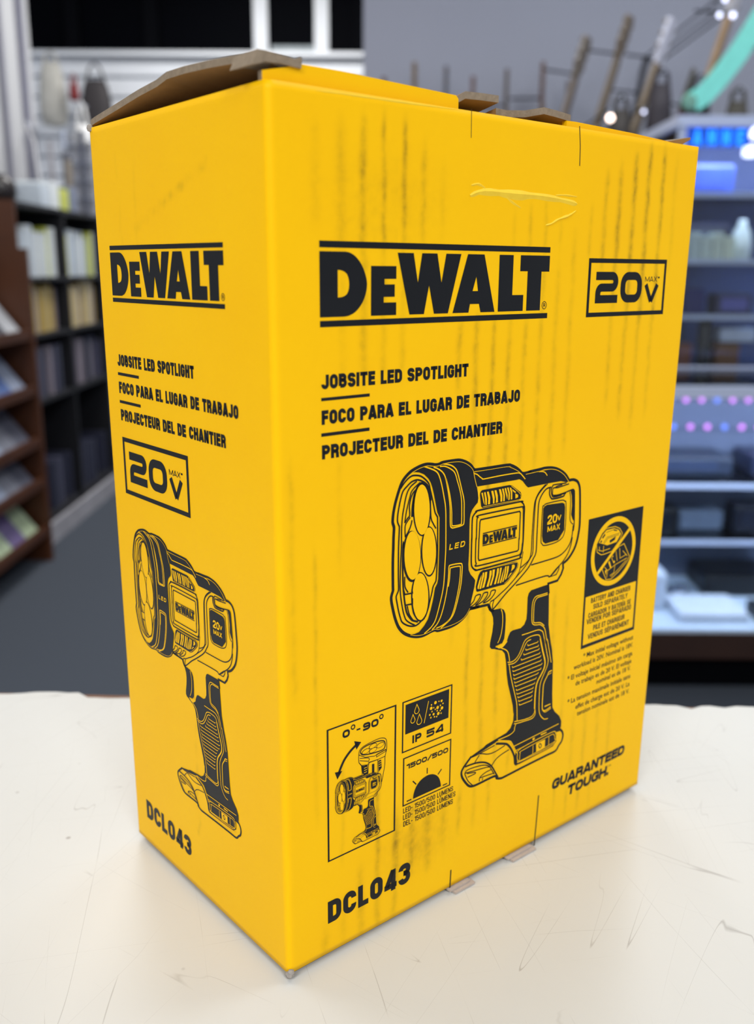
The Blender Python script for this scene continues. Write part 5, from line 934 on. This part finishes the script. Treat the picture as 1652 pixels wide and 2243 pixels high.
for (r, z, c, nm) in ((.02, 1.07, (84, 62, 54), 'leftmost dim brown headed'), (.153, 1.13, (118, 96, 66), 'tan headed'), (.292, 1.115, (84, 86, 96), 'slate grey headed'), (.411, 1.075, (104, 74, 66), 'reddish brown headed'), (.558, 1.105, (86, 78, 72), 'dark taupe headed'), (.715, 1.135, (98, 68, 54), 'walnut headed'), (.83, 1.06, (100, 100, 110), 'faint grey headed')):
    guitar(nm + ' guitar hung on the grey partition wall behind the box', r, 4.46, z, (96, 70, 48), c, (60, 30, 24), tilt=.0, turn=1.46)
guitar('guitar with a grey taupe neck, first of the leaning row', .84, 4.15, 1.17, (112, 100, 92), (118, 108, 98), (70, 60, 56), tilt=.26, turn=1.0)
guitar('guitar with a brown neck, second of the leaning row', 1.0, 4.12, 1.24, (108, 94, 78), (110, 96, 80), (40, 30, 30), tilt=.26, turn=1.0)
guitar('guitar with a silvery white headstock in the leaning row', 1.12, 3.95, 1.19, (120, 104, 84), (206, 206, 220), (30, 30, 34), tilt=.28, turn=.9)
guitar('guitar with a pale headstock and light maple neck near the top edge', 1.36, 3.9, 1.34, (150, 122, 92), (196, 192, 196), (60, 20, 20), tilt=.26, turn=.9)
guitar('guitar with a black neck right of the turquoise strap', 1.60, 3.95, 1.24, (16, 16, 20), (20, 20, 24), (18, 18, 22), tilt=.06, turn=1.1, neckw=.06)
guitar('guitar with an olive brown neck above the glass tower', 1.30, 4.2, 1.06, (84, 80, 62), (80, 76, 60), (40, 44, 40), tilt=.26, turn=1.2)
guitar('guitar with a charcoal neck between the pale headed ones', 1.14, 4.36, 1.14, (44, 44, 52), (40, 40, 46), (24, 24, 28), tilt=.16, turn=1.2)
for nm, cc, rr, ff, zt, ww in (('dark plum', (40, 34, 42), 1.045, 3.76, .97, .12), ('brown black', (46, 40, 36), .90, 3.76, .88, .12), ('black', (20, 20, 24), 1.19, 3.76, .95, .12), ('olive grey', (70, 66, 58), 1.335, 3.76, .91, .12)):
    hanging_bag('gig_bag', nm + ' slim padded gig bag hung below the leaning guitar necks', 'bag', cc, rr, ff, zt, ww, .78, .10, 'gig bags below the guitars', strap=.05)
ts = empty('guitar_strap', E(1.31, 3.58, .78)); tag(ts, 'wide turquoise strap slung diagonally at the right edge above the glass tower', 'strap')
TEAL = mat('turquoise_webbing', (110, 196, 182), rough=.6, var=.12, scale=30)
path = [(-.20, .05), (-.16, .075), (-.12, .12), (-.06, .20), (0.0, .30), (.06, .41), (.12, .52), (.2, .66)]
mb = MB(); vs = []
for k, (x, z) in enumerate(path):
    dx = path[min(k + 1, len(path) - 1)][0] - path[max(0, k - 1)][0]; dz = path[min(k + 1, len(path) - 1)][1] - path[max(0, k - 1)][1]; q = math.hypot(dx, dz); nx, nz = -dz / q * .036, dx / q * .036
    vs += [(x + nx, -.004, z + nz), (x - nx, -.004, z - nz), (x - nx, .004, z - nz), (x + nx, .004, z + nz)]
mb.add(vs, [(4 * k + i, 4 * k + (i + 1) % 4, 4 * k + 4 + (i + 1) % 4, 4 * k + 4 + i) for k in range(len(path) - 1) for i in range(4)] + [(0, 1, 2, 3), tuple(4 * (len(path) - 1) + i for i in (3, 2, 1, 0))])
mb.build('webbing', [TEAL], ts)
MB().lathe([(.02, -.012), (.03, 0), (.02, .012)], 14, M=Matrix.Translation((-.21, 0, .05)) @ Matrix.Rotation(math.pi / 2, 4, 'X')).build('end_tab', [mat('green_leather', (96, 140, 124), rough=.5)], ts)
MB().tube([(.19, 0, .64), (.19, 1.04, .64)], .006, 6).build('hook', [DARK], ts)
glintm = mat('warm_glint', (255, 230, 215), emit=(255, 226, 210, 5.0)); coolm = mat('cool_glow', (220, 225, 255), emit=(222, 226, 255, 2.5))
for j, (r, f, z, rad, m, nm) in enumerate(((.827, 3.6, .779, .012, glintm, 'bright warm'), (1.108, 3.6, .735, .010, glintm, 'soft pink'), (.945, 3.6, .80, .006, coolm, 'small bluish'), (1.185, 3.6, 1.115, .008, coolm, 'white upper left'), (1.232, 3.6, 1.115, .009, coolm, 'white upper right'), (1.20, 3.6, 1.165, .008, coolm, 'white topmost'))):  # glowing bulbs added to stand in for bright specular highlights among the guitars
    o = empty('glow_spot', E(r, f, z)); mb = MB(); mb.smooth = True; mb.lathe([(rad * .3, -rad), (rad * .9, -rad * .5), (rad, 0), (rad * .8, rad * .6), (rad * .3, rad)], 14).build('bulb', [m], o)
    MB().lathe([(rad * .4, rad * .9), (rad * .5, rad * 1.1), (rad * .5, rad * 2.2), (rad * .2, rad * 2.4)], 10).build('socket', [ALU], o); MB().tube([(0, 0, rad * 2.3), (0, .04, rad * 2.6), (0, 4.62 - f, rad * 2.6)], .004, 6).build('arm', [DARK], o)
    tag(o, nm + ' little glowing bead added as a highlight among the guitars', 'lamp', 'added highlight beads on the partition')
# ------------------------------------------------------------------ glass display counter on the right, glass tower behind it
GLASS = bpy.data.materials.new('showcase_glass'); GLASS.use_nodes = True
nt = GLASS.node_tree; b = nt.nodes['Principled BSDF']; nt.nodes.remove(b); out = nt.nodes['Material Output']
t1 = nt.nodes.new('ShaderNodeBsdfTransparent'); t1.inputs[0].default_value = (.93, .96, .98, 1); g1 = nt.nodes.new('ShaderNodeBsdfGlossy'); g1.inputs['Roughness'].default_value = .04
fr = nt.nodes.new('ShaderNodeFresnel'); fr.inputs[0].default_value = 1.45; mxs = nt.nodes.new('ShaderNodeMixShader')
nt.links.new(fr.outputs[0], mxs.inputs[0]); nt.links.new(t1.outputs[0], mxs.inputs[1]); nt.links.new(g1.outputs[0], mxs.inputs[2]); nt.links.new(mxs.outputs[0], out.inputs[0])
LEDM = mat('lit_led_strip', (215, 228, 255), emit=(205, 222, 255, 34.0)); PINKLED = mat('lit_pink_led', (255, 150, 240), emit=(205, 110, 225, 1.0)); BLUELED = mat('lit_blue_led', (120, 150, 255), emit=(110, 130, 240, .8))
dc = empty('display_counter', E(1.45, 2.52, FLOOR)); tag(dc, 'glass display counter with aluminium edges and a dark wood base', 'display case')
MB().box(-.95, .95, .06, .5, 0, .112).build('toe_kick', [DARK], dc)
MB().box(-.95, .95, 0, .52, .112, .192).build('wood_base', [mat('dark_walnut_base', (50, 30, 22), rough=.45, var=.3, scale=6)], dc)
MB().box(-.95, .95, .0, .52, .192, .200).build('deck', [mat('pale_blue_deck', (200, 214, 232), rough=.5)], dc)
MB().box(-.95, .95, .50, .52, .2, .87).build('back_panel', [mat('grey_back_panel', (108, 118, 144), rough=.5, var=.1, scale=4)], dc)
MB().box(-.95, .95, .0, .006, .2, .87).build('front_pane', [GLASS], dc)
MB().box(-.95, .95, .16, .50, .585, .593).build('glass_shelf', [GLASS], dc); MB().box(-.95, .95, .155, .162, .582, .596).build('shelf_edge', [RAIL], dc)
MB().box(-.95, .95, .22, .50, .395, .403).build('glass_shelf', [GLASS], dc); MB().box(-.95, .95, .215, .222, .392, .406).build('shelf_edge', [RAIL], dc)
MB().box(-.95, .95, .0, .52, .892, .900).build('glass_top', [GLASS], dc)
MB().box(-.95, .95, -.012, .014, .87, .900).build('front_rail', [RAIL], dc); MB().box(-.95, .95, .50, .525, .87, .902).build('rear_rail', [RAIL], dc)
for x in (-.95, .93): MB().box(x, x + .02, -.004, .52, .2, .87).build('corner_post', [RAIL], dc)
MB().box(-.9, .9, .018, .03, .872, .882).build('led_strip', [LEDM], dc)
for z, y, xs in ((.80, .48, [-.66 + .05 * k for k in range(12)]), (.715, .46, [-.50 + .055 * k for k in range(8)])):
    for k, x in enumerate(xs): MB().lathe([(.006, -.004), (.009, 0), (.006, .004)], 10, M=Matrix.Translation((x, y, z)) @ Matrix.Rotation(math.pi / 2, 4, 'X')).build('led_dot', [PINKLED if (k % 3) else BLUELED], dc)
def strip_light(r, f, z, length, watts):
    ld = bpy.data.lights.new('case_led_light', 'AREA'); ld.shape = 'RECTANGLE'; ld.size = length; ld.size_y = .012; ld.energy = watts; ld.color = (.72, .84, 1.0)
    lo = bpy.data.objects.new('case_led_light', ld); COL.objects.link(lo); lo.location = E(r, f, z); lo.rotation_euler = (math.radians(18), 0, -YAW)
strip_light(1.45, 2.546, FLOOR + .868, 1.7, 6.0); strip_light(1.47, 3.137, FLOOR + 1.612, 1.0, 3.2)
def rbox(name, label, cat, rgb, r, f, z, w, d, h, rz=0.0, rough=.4, group=None, detail=None):
    o = empty(name, E(r, f, z), -YAW + rz); MB().box(-w / 2, w / 2, -d / 2, d / 2, 0, h).build('casing', [mat(name + '_casing', rgb, rough=rough, var=.15)], o, bevel=min(w, d, h) * .12)
    if detail: MB().box(-w * .36, w * .36, -d / 2 - .003, -d / 2 + .001, h * .25, h * .8).build(detail[0], [mat(name + '_' + detail[0], detail[1], rough=.15)], o)
    return tag(o, label, cat, group)
Z0 = FLOOR + .2
rbox('tablet', 'pale white tablet lying on the lit deck of the glass counter', 'tablet', (214, 222, 236), .99, 2.66, Z0, .20, .18, .03)
rbox('storage_box', 'white rounded box at the near end of the lit deck', 'box', (206, 216, 232), .78, 2.76, Z0, .20, .16, .12)
rbox('game_console', 'black console on the lit deck behind the white box', 'console', (16, 18, 24), 1.16, 2.90, Z0, .24, .18, .07)
rbox('portable_speaker', 'small black box at the right edge of the lit deck', 'speaker', (18, 20, 26), 1.18, 2.62, Z0, .12, .12, .04)
for j, (r, c) in enumerate(((.90, 'left'), (.955, 'middle'), (.925, 'front'))):
    o = empty('wrist_watch', E(r + .03, 2.87 - .05 * (j == 2), Z0)); mb = MB(); mb.smooth = True; mb.lathe([(.018, 0), (.024, .004), (.024, .012), (.02, .016)], 16).build('case', [mat('watch_steel', (206, 216, 240), rough=.15, metal=.7)], o); MB().box(-.012, .012, -.05, .05, .0, .004).build('band', [ALU], o)
    tag(o, 'shiny steel watch, %s one of three on the lit deck' % c, 'watch', 'watches on the lit deck')
Z1 = FLOOR + .403
rbox('compact_camera', 'black camera on the lower glass shelf beside the box edge', 'camera', (14, 16, 22), .84, 2.86, Z1, .20, .1, .085, detail=('lens_plate', (30, 34, 44)))
rbox('compact_camera', 'dark navy camera on the lower glass shelf by the frame edge', 'camera', (20, 24, 40), 1.20, 2.88, Z1, .16, .1, .09, detail=('lens_plate', (40, 44, 60)))
rbox('jewel_box', 'grey blue box between the two cameras on the lower glass shelf', 'box', (96, 108, 128), 1.03, 2.92, Z1, .14, .1, .06)
Z2 = FLOOR + .593
rbox('amplifier_unit', 'dark slate amplifier on the upper glass shelf', 'amplifier', (36, 46, 66), .92, 2.9, Z2, .34, .18, .055, detail=('front_plate', (50, 60, 84)))
rbox('radio_unit', 'dark blue radio on the upper glass shelf by the frame edge', 'radio', (34, 42, 70), 1.26, 2.9, Z2, .22, .18, .06, detail=('front_plate', (60, 70, 100)))
tw = empty('display_tower', E(1.42, 3.10, FLOOR)); tag(tw, 'tall glass display tower with a blue lit header behind the counter', 'display case')
MB().box(-.49, .6, .0, .42, 0, .86).build('base', [mat('tower_base_grey', (70, 74, 86), rough=.5)], tw)
MB().box(-.49, .6, .40, .42, .86, 1.66).build('back_panel', [mat('tower_back_navy', (70, 82, 124), rough=.5, var=.3, scale=5)], tw)
for x in (-.49, .58):
    MB().box(x, x + .022, .0, .022, .86, 1.66).build('corner_post', [RAIL], tw); MB().box(x, x + .022, .398, .42, .86, 1.66).build('corner_post', [RAIL], tw)
MB().box(-.49, .6, .0, .004, .86, 1.575).build('front_pane', [GLASS], tw); MB().box(-.49, -.486, .02, .40, .86, 1.66).build('side_pane', [GLASS], tw)
MB().box(-.5, .61, -.01, .43, 1.632, 1.664).build('top_frame', [RAIL], tw)
for z in (1.05, 1.225, 1.43): MB().box(-.468, .58, .03, .40, z, z + .008).build('glass_shelf', [GLASS], tw); MB().box(-.468, .58, .024, .031, z - .004, z + .012).build('shelf_edge', [RAIL], tw)
MB().box(-.46, .58, .03, .04, 1.616, 1.63).build('led_strip', [LEDM], tw)
sg = MB().box(-.468, .58, .006, .024, 1.575, 1.632).build('header_sign', [mat('blue_sign_panel', (10, 60, 150), rough=.3, emit=(8, 70, 190, .7))], tw)
LITB = mat('lit_blue_letter', (60, 170, 255), emit=(10, 110, 235, 1.6))
for k, c in enumerate('ANNE'):
    mbl = MB()
    for pts, closed in glyph(c, .62, .2):
        for q in ribbon(pts, .2, closed): mbl.add([(-.445 + k * .045 + v.x * .042, .0055, 1.579 + v.y * .046) for v in q], [(0, 1, 2, 3)])
    mbl.build('sign_letter', [LITB], sg)
for k, (x, z) in enumerate(((1.165, .665), (1.16, .615))):
    o = empty('glow_spot', E(x, 3.12, z)); MB().lathe([(.006, -.02), (.02, -.016), (.022, .0), (.016, .016), (.006, .02)], 14).build('bulb', [coolm], o); MB().tube([(0, 0, .018), (0, .02, .03), (0, .2, .03)], .004, 6).build('arm', [ALU], o)
    tag(o, ['upper', 'lower'][k] + ' bright white spot lamp inside the glass tower', 'lamp', 'spot lamps in the tower')
# tower contents, top shelf down
rbox('laptop', 'blue slanted laptop on the top shelf of the glass tower', 'laptop', (64, 84, 160), 1.05, 3.30, FLOOR + 1.438, .22, .16, .10, rough=.3, detail=('screen', (70, 90, 190)))
rbox('audio_mixer', 'dark mixer with a violet knob on the third tower shelf', 'mixer', (40, 40, 62), 1.06, 3.28, FLOOR + 1.233 + .0, .20, .14, .12, detail=('panel', (110, 116, 130)))
mb = MB(); mb.smooth = True; mb.lathe([(.02, 0), (.032, .004), (.034, .05), (.028, .09), (.014, .115), (.012, .13)], 18); o = mb.build('bottle', [mat('milky_glass', (236, 244, 236), rough=.2)]); place(o, 1.19, 3.2, FLOOR + 1.233); tag(o, 'bright milky white bottle on the third shelf of the tower', 'bottle')
for j in range(5):
    o = MB().box(-.017, .017, -.03, .03, 0, .075 + .012 * (j % 2)).build('perfume_box', [mat('pale_box_%d' % j, (190 + 8 * j, 206 + 6 * j, 208), rough=.3)], bevel=.002); place(o, .985 + j * .037, 3.17, FLOOR + 1.233)
    tag(o, ['leftmost pale', 'second pale', 'middle pale', 'fourth pale', 'rightmost pale'][j] + ' little box in front of the mixer on the tower shelf', 'box', 'pale boxes in the tower')
rbox('gift_box', 'deep navy box on the second tower shelf next to the box edge', 'box', (10, 14, 96), 1.045, 3.2, FLOOR + 1.058, .07, .07, .085)
rbox('portable_drive', 'dark violet device on the second tower shelf', 'device', (48, 48, 84), 1.17, 3.2, FLOOR + 1.058, .12, .1, .07, detail=('front_plate', (96, 96, 170)))
rbox('silver_box', 'pale silver box on the lowest tower level by the frame edge', 'box', (190, 200, 222), 1.205, 3.22, FLOOR + .97, .12, .08, .045)
mb = MB(); mb.smooth = True; mb.lathe([(.022, 0), (.024, .01), (.024, .17), (.018, .18)], 16); o = mb.build('thermos', [mat('matt_black_tube', (18, 20, 28), rough=.4)]); place(o, 1.10, 3.2, FLOOR + .862); tag(o, 'tall matt black tube standing at the bottom of the tower', 'tube')
rbox('wood_block', 'orange brown wooden block at the bottom of the glass tower', 'block', (120, 78, 40), 1.185, 3.24, FLOOR + .862, .08, .08, .105, rough=.6)
rbox('wood_block', 'small reddish brown wooden block left of the black tube', 'block', (126, 70, 44), 1.04, 3.24, FLOOR + .862, .05, .06, .10, rough=.6)
rbox('camera_lens_box', 'dark grey box with a glassy front at the bottom of the tower', 'box', (60, 66, 74), 1.02, 3.36, FLOOR + .862, .10, .08, .17, detail=('front_plate', (96, 104, 112)))
